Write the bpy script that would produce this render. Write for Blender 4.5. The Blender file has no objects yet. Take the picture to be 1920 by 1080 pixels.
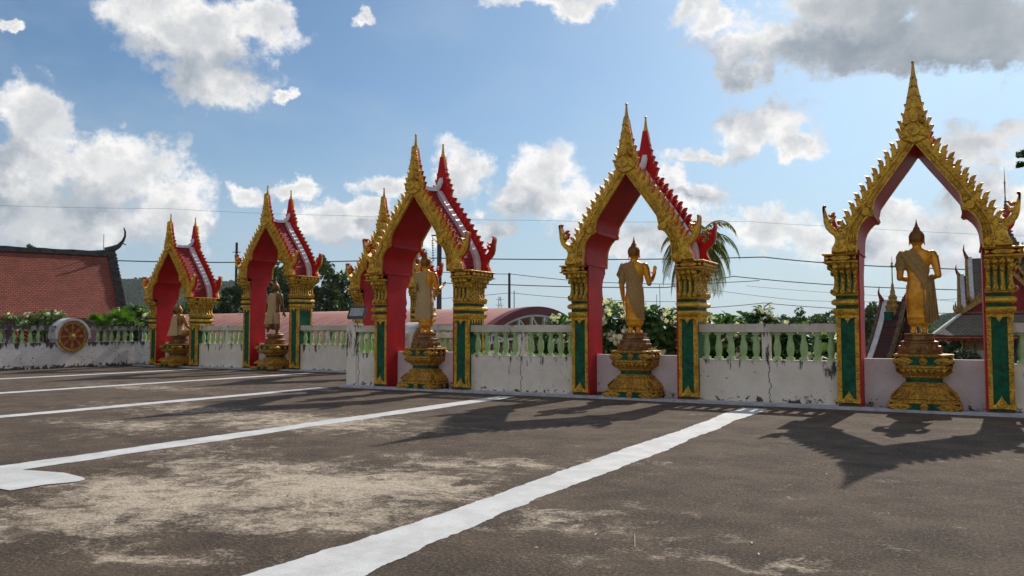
import bpy, bmesh, math, random
import numpy as np
from mathutils import Vector, Matrix
R = math.radians
SC = bpy.context.scene
COL = SC.collection

# ------------------------------------------------------------------ camera
YAW, PITCH, EYE, FPX = 29.25, 3.09, 1.4, 1500.0
cam_d = bpy.data.cameras.new('camera'); cam = bpy.data.objects.new('camera', cam_d); COL.objects.link(cam)
cam.location = (0, 0, EYE); cam.rotation_euler = (R(90 + PITCH), 0, R(YAW))
cam_d.sensor_width = 36; cam_d.lens = 36 * FPX / 1920; cam_d.clip_start = .1; cam_d.clip_end = 9000
SC.camera = cam
FW = Vector((-math.sin(R(YAW)), math.cos(R(YAW)), 0)); RT = Vector((math.cos(R(YAW)), math.sin(R(YAW)), 0))
def at(x, y, dep):
    """point of the place that lies dep metres ahead, seen at photo position x, y"""
    p = R(PITCH); f = FW * math.cos(p) + Vector((0, 0, 1)) * math.sin(p); u = Vector((0, 0, 1)) * math.cos(p) - FW * math.sin(p)
    d = f * FPX + RT * (x - 960) - u * (y - 540)
    return Vector((0, 0, EYE)) + d * (dep / d.dot(FW))

# ------------------------------------------------------------------ light
SUN_EL, SUN_AZ = 38.4, 2.6            # azimuth from +Y towards +X
W = bpy.data.worlds.new('World'); SC.world = W; W.use_nodes = True
SC.view_settings.view_transform = 'Standard'; SC.view_settings.look = 'None'
SC.view_settings.exposure = EXPOSURE = 0.0; SC.view_settings.gamma = 1; SC.view_settings.use_curve_mapping = False
sd = bpy.data.lights.new('sun', 'SUN'); sd.energy = 4.3; sd.angle = R(.5); sd.color = (1, .93, .82)
sun = bpy.data.objects.new('sun', sd); COL.objects.link(sun); sun.location = (0, 0, 40)
sv = Vector((math.sin(R(SUN_AZ)) * math.cos(R(SUN_EL)), math.cos(R(SUN_AZ)) * math.cos(R(SUN_EL)), math.sin(R(SUN_EL))))
sun.rotation_euler = sv.to_track_quat('Z', 'Y').to_euler()

class N:
    """small node-tree helper"""
    def __init__(s, nt): s.nt = nt
    def new(s, t, **k):
        n = s.nt.nodes.new(t)
        for a, v in k.items(): setattr(n, a, v)
        return n
    def put(s, inp, v):
        if hasattr(v, 'is_linked'): s.nt.links.new(v, inp)
        elif v is not None: inp.default_value = v
    def m(s, op, a, b=None, c=None, clamp=False):
        n = s.new('ShaderNodeMath', operation=op); n.use_clamp = clamp
        for i, v in enumerate((a, b, c)): s.put(n.inputs[i], v)
        return n.outputs[0]
    def v(s, op, a, b=None, c=None):
        n = s.new('ShaderNodeVectorMath', operation=op)
        for i, x in enumerate((a, b, c)): s.put(n.inputs[i], x)
        return n.outputs['Value'] if op in ('LENGTH', 'DOT_PRODUCT', 'DISTANCE') else n.outputs[0]
    def noise(s, vec, scale, detail=4, rough=.55, dist=0, out='Fac'):
        n = s.new('ShaderNodeTexNoise'); s.put(n.inputs['Vector'], vec); s.put(n.inputs['Scale'], scale)
        n.inputs['Detail'].default_value = detail; n.inputs['Roughness'].default_value = rough; n.inputs['Distortion'].default_value = dist
        return n.outputs[out]
    def ramp(s, fac, a, b, lo=0., hi=1., smooth=True):
        n = s.new('ShaderNodeMapRange'); n.interpolation_type = 'SMOOTHSTEP' if smooth else 'LINEAR'
        s.put(n.inputs[0], fac); s.put(n.inputs[1], a); s.put(n.inputs[2], b); s.put(n.inputs[3], lo); s.put(n.inputs[4], hi)
        return n.outputs[0]
    def mix(s, fac, a, b, mode='MIX'):
        n = s.new('ShaderNodeMix', data_type='RGBA', blend_type=mode)
        s.put(n.inputs[0], fac); s.put(n.inputs[6], a); s.put(n.inputs[7], b)
        return n.outputs[2]

# --- sky with cumulus clouds (in sky directions: azimuth / elevation)
def rgba(c): return (c[0], c[1], c[2], 1)
CLOUDS = [  # azimuth, elevation, half-width, half-height (radians)
    (-0.886,0.335,0.099,0.048), (-0.933,0.357,0.070,0.037), (-0.861,0.285,0.060,0.037), (-0.826,0.359,0.048,0.032),
    (-1.052,0.222,0.042,0.047), (-1.055,0.183,0.066,0.038), (-0.964,0.174,0.067,0.056), (-0.911,0.142,0.057,0.051),
    (-1.008,0.129,0.110,0.046), (-1.053,0.103,0.066,0.032), (-0.670,0.181,0.044,0.020), (-0.571,0.199,0.039,0.036),
    (-0.722,0.131,0.050,0.028), (-0.683,0.145,0.036,0.022), (-0.477,0.190,0.064,0.042), (-0.450,0.160,0.067,0.037),
    (-0.511,0.154,0.045,0.030), (-0.197,0.243,0.051,0.038), (-0.260,0.216,0.057,0.014), (-0.161,0.215,0.027,0.017),
    (-0.171,0.333,0.088,0.039), (-0.270,0.372,0.050,0.023), (-0.078,0.335,0.119,0.047), (0.008,0.330,0.092,0.042),
    (0.058,0.310,0.065,0.041), (-0.105,0.365,0.129,0.031), (-0.292,0.160,0.050,0.026), (-0.199,0.115,0.054,0.028),
    (-0.146,0.106,0.039,0.017), (0.025,0.198,0.045,0.030), (-0.018,0.118,0.070,0.033), (-0.071,0.133,0.037,0.017),
    (0.003,0.151,0.040,0.022), (-0.051,0.090,0.096,0.027), (0.043,0.125,0.033,0.038), (-0.708,0.373,0.025,0.009),
    (-0.463,0.391,0.091,0.017), (-1.069,0.311,0.016,0.006), (-0.781,0.284,0.018,0.010), (-0.364,0.119,0.110,0.025),
    (-0.564,0.114,0.090,0.019), (-0.773,0.174,0.042,0.014), (0.027,0.109,0.050,0.038), (-0.083,0.098,0.043,0.031),
    (-0.318,0.177,0.044,0.032), (-0.754,0.130,0.042,0.026), (-0.255,0.353,0.060,0.030), (-0.208,0.319,0.052,0.027),
    (-0.024,0.305,0.083,0.025), (0.038,0.293,0.055,0.024), (-0.631,0.126,0.044,0.022), (-0.410,0.153,0.045,0.029),
    (-0.823,0.171,0.020,0.014), (-1.074,0.141,0.027,0.038),
]
def build_sky():
    nt = W.node_tree; n = N(nt); nt.nodes.clear()
    out = n.new('ShaderNodeOutputWorld'); bg = n.new('ShaderNodeBackground'); bg.inputs['Strength'].default_value = .1
    nt.links.new(bg.outputs[0], out.inputs[0])
    sky = n.new('ShaderNodeTexSky', sky_type='NISHITA'); sky.sun_disc = False
    sky.sun_elevation = R(SUN_EL); sky.sun_rotation = R(SUN_AZ); sky.air_density = 1.0; sky.dust_density = 1.2; sky.ozone_density = 1.6
    # density group
    g = bpy.data.node_groups.new('cloud_density', 'ShaderNodeTree')
    g.interface.new_socket('Vector', in_out='INPUT', socket_type='NodeSocketVector')
    g.interface.new_socket('Density', in_out='OUTPUT', socket_type='NodeSocketFloat')
    k = N(g); gi = k.new('NodeGroupInput'); go = k.new('NodeGroupOutput'); d0 = gi.outputs[0]
    warp = k.v('SUBTRACT', k.noise(d0, 8, 6, .65, out='Color'), (.5, .5, .5))
    d1 = k.v('MULTIPLY_ADD', warp, (.11, .11, .11), d0)
    s = k.new('ShaderNodeSeparateXYZ'); k.put(s.inputs[0], d1)
    az = k.m('ARCTAN2', s.outputs[0], s.outputs[1]); el = k.m('ARCSINE', s.outputs[2])
    cb = k.new('ShaderNodeCombineXYZ'); k.put(cb.inputs[0], az); k.put(cb.inputs[1], el); p = cb.outputs[0]
    cur = None
    for (a, e, ra, re) in CLOUDS:
        L = k.v('LENGTH', k.v('MULTIPLY_ADD', p, (1 / ra, 1 / re, 0), (-a / ra, -e / re, 0)))
        cur = L if cur is None else k.m('SMOOTH_MIN', cur, L, .25)
    m = k.m('SUBTRACT', 1, cur)
    # unseen clouds in the rest of the sky, thickened to add neutral fill light
    gen = k.ramp(k.noise(d0, 3.1, 3, .5), .40, .54, -.9, .75)
    outside = k.ramp(k.m('ABSOLUTE', k.m('ADD', az, .51)), .72, .85)
    m = k.m('MAXIMUM', m, k.m('MULTIPLY_ADD', outside, k.m('ADD', gen, 1.5), -1.5))
    fb = k.noise(k.v('MULTIPLY', d0, (1, 1, 1.25)), 15, 10, .62)
    fine = k.noise(d0, 48, 8, .66)
    dn = k.m('ADD', k.m('MULTIPLY_ADD', k.m('SUBTRACT', fb, .5), 2.3, m), k.m('MULTIPLY', k.m('SUBTRACT', fine, .5), .75))
    k.put(go.inputs[0], dn)
    tc = n.new('ShaderNodeTexCoord'); d = tc.outputs['Generated']
    def dens(vec):
        q = n.new('ShaderNodeGroup'); q.node_tree = g; n.put(q.inputs[0], vec); return q.outputs[0]
    da = dens(d); db = dens(n.v('ADD', d, (.018, .02, .045)))
    cover = n.ramp(da, -.10, .46)
    thick = n.ramp(da, .05, .95)
    lit = n.ramp(n.m('SUBTRACT', da, db), -.45, .55)
    puff = n.ramp(n.noise(d, 21, 7, .62), .36, .64, .66, 1.12)
    shade = n.m('MULTIPLY', n.m('MULTIPLY_ADD', lit, .68, n.m('MULTIPLY', n.m('SUBTRACT', 1, thick), .48)), puff, clamp=True)
    ccol = n.mix(shade, rgba((3.0, 3.55, 4.2)), rgba((10.2, 10.0, 9.7)))
    s2 = n.new('ShaderNodeSeparateXYZ'); n.put(s2.inputs[0], d)
    # darker rain cloud overhead to the right
    sp = n.v('DISTANCE', d, tuple(DARKC)); darkc = n.ramp(sp, .05, .25, .68, 0)
    ccol = n.mix(darkc, ccol, rgba((2.2, 2.6, 3.1)))
    hz = n.ramp(s2.outputs[2], .0, .30, .72, .0)
    skyc = n.mix(1.0, sky.outputs[0], rgba(SKYTINT), 'MULTIPLY')
    skyc = n.mix(hz, skyc, rgba((4.7, 6.0, 7.3)))
    thin = n.ramp(n.noise(n.v('MULTIPLY', d, (1, 1, 2.2)), 4.2, 5, .6), .42, .75, 0, .24)
    skyc = n.mix(thin, skyc, rgba((5.4, 6.4, 7.4)))
    ccol = n.mix(n.ramp(s2.outputs[2], .0, .14, .5, .0), ccol, rgba((6.4, 7.1, 7.7)))
    c = n.mix(n.m('MULTIPLY', cover, .96), skyc, ccol)
    nt.links.new(c, bg.inputs[0])
DARKC = (0.009, 0.935, 0.354)
SKYTINT = (.62, .82, .95)
build_sky()

# ------------------------------------------------------------------ mesh helpers
rnd = random.Random(7)
class MB:
    def __init__(s): s.v = []; s.f = []
    def add(s, vs, fs):
        o = len(s.v); s.v.extend(tuple(p) for p in vs); s.f.extend(tuple(i + o for i in f) for f in fs); return s
    def box(s, x0, x1, y0, y1, z0, z1):
        return s.add([(x0,y0,z0),(x1,y0,z0),(x1,y1,z0),(x0,y1,z0),(x0,y0,z1),(x1,y0,z1),(x1,y1,z1),(x0,y1,z1)],
                     [(0,3,2,1),(4,5,6,7),(0,1,5,4),(1,2,6,5),(2,3,7,6),(3,0,4,7)])
    def bar(s, p, q, w, h=None):
        p, q = Vector(p), Vector(q); h = h or w; d = (q - p).normalized()
        a = d.cross(Vector((0,0,1)) if abs(d.z) < .95 else Vector((1,0,0))).normalized(); b = a.cross(d)
        vs = [c + a*(sx*w/2) + b*(sy*h/2) for c in (p, q) for sx, sy in ((-1,-1),(1,-1),(1,1),(-1,1))]
        return s.add(vs, [(3,2,1,0),(4,5,6,7),(0,1,5,4),(1,2,6,5),(2,3,7,6),(3,0,4,7)])
    def tube(s, pts, rad, n=8, cap=True):
        pts = [Vector(p) for p in pts]; r = rad if hasattr(rad, '__len__') else [rad]*len(pts)
        o = len(s.v); up = Vector((0,0,1))
        t0 = (pts[1]-pts[0]).normalized(); a = t0.cross(up if abs(t0.z) < .9 else Vector((1,0,0))).normalized()
        for i, p in enumerate(pts):
            t = (pts[min(i+1,len(pts)-1)] - pts[max(i-1,0)]).normalized()
            a = (a - t*a.dot(t)).normalized(); b = t.cross(a)
            for k in range(n):
                an = 2*math.pi*k/n; s.v.append(tuple(p + (a*math.cos(an) + b*math.sin(an))*r[i]))
        for i in range(len(pts)-1):
            for k in range(n):
                k2 = (k+1) % n; s.f.append((o+i*n+k, o+i*n+k2, o+(i+1)*n+k2, o+(i+1)*n+k))
        if cap: s.f.append(tuple(o+k for k in range(n))[::-1]); s.f.append(tuple(o+(len(pts)-1)*n+k for k in range(n)))
        return s
    def lathe(s, prof, cx=0, cy=0, n=16, sy=1.0, a0=0.):
        o = len(s.v)
        for r, z in prof:
            for k in range(n):
                an = a0 + 2*math.pi*k/n; s.v.append((cx + r*math.cos(an), cy + r*sy*math.sin(an), z))
        for i in range(len(prof)-1):
            for k in range(n):
                k2 = (k+1) % n; s.f.append((o+i*n+k, o+i*n+k2, o+(i+1)*n+k2, o+(i+1)*n+k))
        s.f.append(tuple(o+k for k in range(n))[::-1]); s.f.append(tuple(o+(len(prof)-1)*n+k for k in range(n)))
        return s
    def rings(s, rings, cap=True):
        """loft through rings of equal point count"""
        o = len(s.v); n = len(rings[0])
        for r in rings: s.v.extend(tuple(p) for p in r)
        for i in range(len(rings)-1):
            for k in range(n):
                k2 = (k+1) % n; s.f.append((o+i*n+k, o+i*n+k2, o+(i+1)*n+k2, o+(i+1)*n+k))
        if cap: s.f.append(tuple(o+k for k in range(n))[::-1]); s.f.append(tuple(o+(len(rings)-1)*n+k for k in range(n)))
        return s
    def prism(s, poly, y0, y1):
        """polygon (x,z) counter-clockwise seen from -Y, from front y0 to back y1"""
        n = len(poly)
        vs = [(x,y0,z) for x,z in poly] + [(x,y1,z) for x,z in poly]
        return s.add(vs, [tuple(range(n)), tuple(range(2*n-1, n-1, -1))] + [(k, k+n, (k+1)%n+n, (k+1)%n) for k in range(n)])
    def dome(s, poly, yb, yf, inset=.014):
        """carved piece: outline at yb, swelling forward (towards -Y) to an inset face at yf"""
        n = len(poly); P = [Vector((x, z)) for x, z in poly]
        area = sum(P[i].x*P[(i+1)%n].y - P[(i+1)%n].x*P[i].y for i in range(n))
        if area < 0: P.reverse()
        Q = []
        for i in range(n):
            e1 = (P[i]-P[i-1]); e2 = (P[(i+1)%n]-P[i])
            e1 = e1.normalized() if e1.length > 1e-9 else Vector((1,0)); e2 = e2.normalized() if e2.length > 1e-9 else e1
            nn = Vector((-e1.y, e1.x)) + Vector((-e2.y, e2.x))
            nn = nn.normalized() if nn.length > .2 else Vector((0,0))
            Q.append(P[i] + nn*inset)
        ym = yb + (yf-yb)*.55
        vs = [(p.x,yb,p.y) for p in P] + [(p.x,ym,p.y) for p in P] + [(q.x,yf,q.y) for q in Q]
        fs = [tuple(range(n-1,-1,-1)), tuple(range(2*n, 3*n))]
        for r in (0, 1):
            fs += [(r*n+k, r*n+(k+1)%n, (r+1)*n+(k+1)%n, (r+1)*n+k) for k in range(n)]
        return s.add(vs, fs)
    def ball(s, c, rx, ry, rz, nu=12, nv=8, rot=None):
        prof = []
        o = len(s.v); c = Vector(c)
        def pt(v):
            v = Vector(v); v = rot @ v if rot else v; return tuple(c + v)
        s.v.append(pt((0,0,-rz)))
        for i in range(1, nv):
            ph = -math.pi/2 + math.pi*i/nv
            for k in range(nu):
                an = 2*math.pi*k/nu; s.v.append(pt((rx*math.cos(ph)*math.cos(an), ry*math.cos(ph)*math.sin(an), rz*math.sin(ph))))
        s.v.append(pt((0,0,rz))); last = len(s.v)-1
        for k in range(nu):
            k2 = (k+1)%nu; s.f.append((o, o+1+k2, o+1+k)); s.f.append((last, o+1+(nv-2)*nu+k, o+1+(nv-2)*nu+k2))
        for i in range(nv-2):
            for k in range(nu):
                k2 = (k+1)%nu; a = o+1+i*nu; s.f.append((a+k, a+k2, a+nu+k2, a+nu+k))
        return s
    def mesh(s, name, m, smooth=35):
        me = bpy.data.meshes.new(name); me.from_pydata(s.v, [], s.f)
        me.materials.append(m)
        if smooth:
            me.polygons.foreach_set('use_smooth', [True]*len(me.polygons)); me.set_sharp_from_angle(angle=R(smooth))
        me.update(); return me
def obj(name, mb, m, parent=None, smooth=35, loc=None):
    me = mb.mesh(name, m, smooth) if isinstance(mb, MB) else mb
    o = bpy.data.objects.new(name, me); COL.objects.link(o)
    if parent: o.parent = parent
    if loc: o.location = loc
    return o
def tag(o, label=None, cat=None, group=None, kind=None):
    for k, v in (('label', label), ('category', cat), ('group', group), ('kind', kind)):
        if v: o[k] = v
    return o
def thing(name, label, cat, loc=(0,0,0), rz=0., group=None):
    o = bpy.data.objects.new(name, None); COL.objects.link(o); o.location = loc; o.rotation_euler = (0,0,rz)
    o.empty_display_size = .3
    return tag(o, label, cat, group)
def copy_tree(o, parent=None, skip=()):
    c = o.copy(); COL.objects.link(c)
    if parent: c.parent = parent
    for ch in [x for x in KIDS.get(o, None) or o.children]:
        if ch not in skip: copy_tree(ch, c)
    return c
KIDS = {}

# ------------------------------------------------------------------ materials
def mat(name, c1, c2=None, scale=8, rough=.6, metal=0., bump=0., bscale=None, lo=.35, hi=.65, detail=5, spec=None, coord='Object', c3=None, s3=1.5):
    m = bpy.data.materials.new(name); m.use_nodes = True; nt = m.node_tree; n = N(nt)
    b = nt.nodes['Principled BSDF']; b.inputs['Roughness'].default_value = rough; b.inputs['Metallic'].default_value = metal
    if spec is not None: b.inputs['Specular IOR Level'].default_value = spec
    tc = n.new('ShaderNodeTexCoord').outputs[coord]
    col = rgba(c1)
    if c2:
        f = n.ramp(n.noise(tc, scale, detail, .6), lo, hi); col = n.mix(f, rgba(c1), rgba(c2))
    if c3:
        f = n.ramp(n.noise(tc, s3, 5, .65), .55, .72); col = n.mix(f, col, rgba(c3))
    n.put(b.inputs['Base Color'], col)
    if bump:
        bp = n.new('ShaderNodeBump'); bp.inputs['Strength'].default_value = bump; bp.inputs['Distance'].default_value = .02
        n.put(bp.inputs['Height'], n.noise(tc, bscale or scale*4, 4, .6)); nt.links.new(bp.outputs[0], b.inputs['Normal'])
    return m
def carved(name, c1, c2, scale, rough, metal, depth, groove_shade=.75):
    """gilded relief: worn gold paint over a small scroll relief, crevice shade painted into its colour"""
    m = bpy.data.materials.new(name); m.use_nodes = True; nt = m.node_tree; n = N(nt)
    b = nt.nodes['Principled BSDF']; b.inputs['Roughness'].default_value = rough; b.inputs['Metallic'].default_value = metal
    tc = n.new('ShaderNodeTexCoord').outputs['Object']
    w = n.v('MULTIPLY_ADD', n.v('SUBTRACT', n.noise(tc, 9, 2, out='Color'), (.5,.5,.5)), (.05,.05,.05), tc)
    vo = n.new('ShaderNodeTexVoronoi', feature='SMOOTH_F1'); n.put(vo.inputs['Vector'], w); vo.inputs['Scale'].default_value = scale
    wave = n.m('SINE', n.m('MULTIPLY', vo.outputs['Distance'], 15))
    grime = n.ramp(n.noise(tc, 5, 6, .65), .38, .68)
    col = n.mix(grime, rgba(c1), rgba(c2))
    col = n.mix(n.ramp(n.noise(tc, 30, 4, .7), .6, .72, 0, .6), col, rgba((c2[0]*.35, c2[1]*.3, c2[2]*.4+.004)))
    col = n.mix(n.ramp(wave, -.35, -.85, 0, groove_shade), col, rgba((.085,.035,.012)))  # shadow in the carved hollows, put into the colour as dark brown lines
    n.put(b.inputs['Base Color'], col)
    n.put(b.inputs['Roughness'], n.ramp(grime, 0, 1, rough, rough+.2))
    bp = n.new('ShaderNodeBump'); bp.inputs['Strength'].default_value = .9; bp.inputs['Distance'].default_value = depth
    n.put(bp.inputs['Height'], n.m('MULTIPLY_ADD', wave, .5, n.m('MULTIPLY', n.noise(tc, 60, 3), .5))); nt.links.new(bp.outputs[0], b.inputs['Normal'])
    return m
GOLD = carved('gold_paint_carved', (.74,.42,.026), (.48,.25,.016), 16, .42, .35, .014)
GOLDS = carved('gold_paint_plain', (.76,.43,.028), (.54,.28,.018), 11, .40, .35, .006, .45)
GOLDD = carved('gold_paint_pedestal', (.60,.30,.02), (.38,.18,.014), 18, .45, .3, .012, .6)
RED = mat('red_gloss_paint', (.54,.008,.010), (.42,.006,.008), 2.5, .5, 0, .2, 24, spec=.22, c3=(.33,.006,.009), s3=1.1)
DKREDP = mat('dark_red_panel', (.13,.008,.01), (.09,.006,.008), 4, .6, spec=.15)
MAROON = mat('maroon_tile', (.27,.03,.035), (.19,.02,.025), 6, .7, 0, .15, 40, c3=(.30,.07,.07), s3=2.5, spec=.08)
GREEN = mat('green_mosaic', (.004,.105,.046), (.003,.05,.024), 7, .5, 0, .3, 45, lo=.4, hi=.62, c3=(.012,.13,.065), s3=5, spec=.22)
WHITE = mat('white_trim_paint', (.66,.64,.63), (.52,.50,.49), 4, .5, 0, .1, 30)
DARKP = mat('dark_plinth', (.035,.03,.024), (.08,.06,.035), 9, .8, 0, .4, 40)
BRONZE = mat('gilded_statue_gold', (.80,.345,.012), (.58,.22,.010), 7, .3, .4, .10, 26, c3=(.36,.15,.014), s3=4)
BROWNG = mat('brown_gilt_base', (.26,.115,.02), (.15,.062,.014), 9, .45, .35, .25, 40)
HAIR = mat('dark_bronze_hair', (.34,.16,.03), (.20,.095,.02), 20, .5, .4, .5, 70)

def cloth(name, c1, c2, line):
    m = bpy.data.materials.new(name); m.use_nodes = True; nt = m.node_tree; n = N(nt)
    b = nt.nodes['Principled BSDF']; b.inputs['Roughness'].default_value = .6
    tc = n.new('ShaderNodeTexCoord').outputs['Object']
    s = n.new('ShaderNodeSeparateXYZ'); n.put(s.inputs[0], n.v('MULTIPLY_ADD', n.noise(tc, 6, 2, out='Color'), (.06,.06,.06), tc))
    a = n.m('ABSOLUTE', n.m('SINE', n.m('MULTIPLY', n.m('ADD', s.outputs[0], s.outputs[2]), 44)))
    c = n.m('ABSOLUTE', n.m('SINE', n.m('MULTIPLY', n.m('SUBTRACT', s.outputs[0], s.outputs[2]), 44)))
    f = n.ramp(n.m('MINIMUM', a, c), .02, .40, .45, 1)
    fl = n.ramp(n.noise(tc, 32, 5, .75), .40, .62)
    col = n.mix(fl, rgba(c1), rgba(c2)); col = n.mix(f, rgba(line), col)
    n.put(b.inputs['Base Color'], col)
    bp = n.new('ShaderNodeBump'); bp.inputs['Strength'].default_value = .7; bp.inputs['Distance'].default_value = .01
    n.put(bp.inputs['Height'], fl); nt.links.new(bp.outputs[0], b.inputs['Normal'])
    return m
LACE = cloth('brown_silver_lace', (.40,.215,.055), (.52,.33,.13), (.24,.11,.02))
LACE2 = cloth('cream_net_cloth', (.52,.33,.13), (.64,.45,.23), (.30,.16,.05))

def wall_mat(name, base, base2, top, bottom, amt):
    """white-washed wall with black mould below the coping and along the ground, and hair cracks"""
    m = bpy.data.materials.new(name); m.use_nodes = True; nt = m.node_tree; n = N(nt)
    b = nt.nodes['Principled BSDF']; b.inputs['Roughness'].default_value = .85
    g = n.new('ShaderNodeNewGeometry').outputs['Position']
    s = n.new('ShaderNodeSeparateXYZ'); n.put(s.inputs[0], g); z = s.outputs[2]
    col = n.mix(n.ramp(n.noise(g, 1.7, 6, .65), .35, .65), rgba(base), rgba(base2))
    drip = n.noise(n.v('MULTIPLY', g, (1,1,.22)), 5.5, 6, .68); blot = n.noise(g, 7, 8, .72)
    mt = n.ramp(z, top-.42, top, 0, 1); mb_ = n.ramp(z, bottom+.30, bottom, 0, 1)
    f1 = n.ramp(n.m('MULTIPLY_ADD', mt, .165*amt, drip), .66, .74)
    f2 = n.ramp(n.m('MULTIPLY_ADD', mb_, .20*amt, blot), .665, .72)
    f3 = n.ramp(n.m('MULTIPLY_ADD', n.noise(g, .8, 2), .16*amt, n.noise(g, 13, 7, .7)), .72, .76)
    f4 = n.ramp(n.m('MULTIPLY_ADD', n.ramp(z, bottom+.09, bottom), .3, blot), .68, .76)
    dirt = n.m('MAXIMUM', n.m('MAXIMUM', f1, f2), n.m('MAXIMUM', f3, f4))
    col = n.mix(n.m('MULTIPLY', dirt, .93), col, rgba((.022,.02,.017)))
    wob = n.m('MULTIPLY_ADD', n.noise(n.v('MULTIPLY', g, (0,0,1)), 4, 4, .7), .34, n.m('MULTIPLY', n.noise(g, 25, 2), .03))
    cr = None
    for xc in (-8.63, -3.22, -13.30, 3.1):
        d = n.m('ABSOLUTE', n.m('SUBTRACT', n.m('ADD', s.outputs[0], wob), xc + .19))
        cr = d if cr is None else n.m('MINIMUM', cr, d)
    col = n.mix(n.m('MULTIPLY', n.ramp(cr, .012, .004), n.ramp(z, 1.1, .95)), col, rgba((.03,.025,.02)))
    n.put(b.inputs['Base Color'], col)
    bp = n.new('ShaderNodeBump'); bp.inputs['Strength'].default_value = .35; bp.inputs['Distance'].default_value = .01
    n.put(bp.inputs['Height'], n.noise(g, 45, 4)); nt.links.new(bp.outputs[0], b.inputs['Normal'])
    return m
WALL = wall_mat('weathered_white_wall', (.80,.69,.575), (.69,.59,.48), .84, 0, .88)
WALLD = wall_mat('mouldy_white_wall', (.76,.72,.68), (.62,.58,.54), 1.0, 0, 1.45)
PINKW = wall_mat('pinkish_low_wall', (.82,.72,.67), (.72,.62,.57), 5, 0, .95)
RAIL = wall_mat('weathered_rail', (.68,.59,.48), (.50,.42,.33), 1.70, -1, .75)
RAILD = wall_mat('mouldy_grey_rail', (.34,.33,.32), (.22,.21,.20), 1.62, -1, 1.5)
BALU = mat('pale_green_baluster', (.41,.55,.24), (.33,.45,.19), 5, .6, 0, .25, 40, c3=(.22,.33,.16), s3=7)

# ------------------------------------------------------------------ terrace, ground, markings
def ground_mat():
    m = bpy.data.materials.new('weathered_concrete'); m.use_nodes = True; nt = m.node_tree; n = N(nt)
    b = nt.nodes['Principled BSDF']; b.inputs['Roughness'].default_value = .9; b.inputs['Specular IOR Level'].default_value = .25
    g = n.new('ShaderNodeNewGeometry').outputs['Position']
    wv = n.v('MULTIPLY_ADD', n.v('SUBTRACT', n.noise(g, .9, 4, .6, out='Color'), (.5,.5,.5)), (2.4,2.4,0), g)
    mask = None
    for (x, y, rx, ry, hgt) in ((-5.0,5.6,1.7,1.0,1.), (-4.6,7.2,.9,.6,.8), (-6.1,4.6,1.1,.6,.95), (-5.2,4.0,.8,.3,.6), (-9.0,9.3,2.4,1.1,.75), (-11,7.6,1.8,.7,.6), (-12.6,9.8,2.2,.8,.55), (-5.9,3.9,1.3,.35,.8), (-6.6,5.8,1.2,.7,.7), (-4.3,4.7,.9,.5,.7), (-4.4,3.4,.7,.25,.6), (-6.4,3.4,.9,.25,.7), (-7.4,5.6,.6,.35,.45), (-3.4,8.2,.8,.4,.35), (-1.9,5.9,.9,.25,.3), (-2.55,5.4,.7,.3,.55), (-1.4,5.1,.9,.18,.5), (-18,13,3,.9,.5), (-7.9,6.6,.7,.9,.5)):
        L = n.v('LENGTH', n.v('MULTIPLY_ADD', wv, (1/rx, 1/ry, 0), (-x/rx, -y/ry, 0)))
        q = n.ramp(L, .15, 1.7, hgt, 0)
        mask = q if mask is None else n.m('MAXIMUM', mask, q)
    br = n.noise(g, 3.2, 9, .72); med = n.noise(g, .8, 6, .65); fine = n.noise(g, 38, 6, .8); grain = n.noise(g, 130, 3, .8)
    t = n.m('ADD', n.m('MULTIPLY', mask, .80), n.m('MULTIPLY_ADD', n.m('SUBTRACT', br, .5), 1.3, n.m('MULTIPLY', n.m('SUBTRACT', med, .5), .55)))
    st = n.noise(n.v('MULTIPLY', wv, (1.2,3.4,1)), 2.2, 7, .72)
    t = n.m('MULTIPLY_ADD', n.m('SUBTRACT', fine, .5), .95, n.m('MULTIPLY_ADD', n.m('SUBTRACT', st, .5), 1.7, t))
    tan = n.ramp(t, .18, .92)
    dark = n.mix(n.ramp(n.noise(g, 1.4, 7, .7), .32, .68), rgba((.052,.037,.026)), rgba((.134,.096,.066)))
    dark = n.mix(n.ramp(fine, .46, .70), dark, rgba((.17,.13,.098)))
    dark = n.mix(n.ramp(grain, .58, .72, 0, .45), dark, rgba((.20,.16,.125)))
    dark = n.mix(1.0, dark, n.mix(n.ramp(n.m('ADD', fine, n.m('MULTIPLY', n.m('SUBTRACT', grain, .5), .8)), .30, .70, 0, 1, False), rgba((.42,.41,.40)), rgba((1.55,1.55,1.55))), 'MULTIPLY')
    col = n.mix(tan, dark, n.mix(n.ramp(fine, .35, .65), rgba((.42,.335,.245)), rgba((.74,.62,.485))))
    col = n.mix(n.ramp(n.noise(g, 210, 1, .5), .80, .815, 0, .8), col, rgba((.55,.52,.48)))
    n.put(b.inputs['Base Color'], col)
    bp = n.new('ShaderNodeBump'); bp.inputs['Strength'].default_value = 1.0; bp.inputs['Distance'].default_value = .022
    n.put(bp.inputs['Height'], n.m('ADD', fine, n.m('MULTIPLY', br, 1.5))); nt.links.new(bp.outputs[0], b.inputs['Normal'])
    return m
GROUND = ground_mat()
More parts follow.
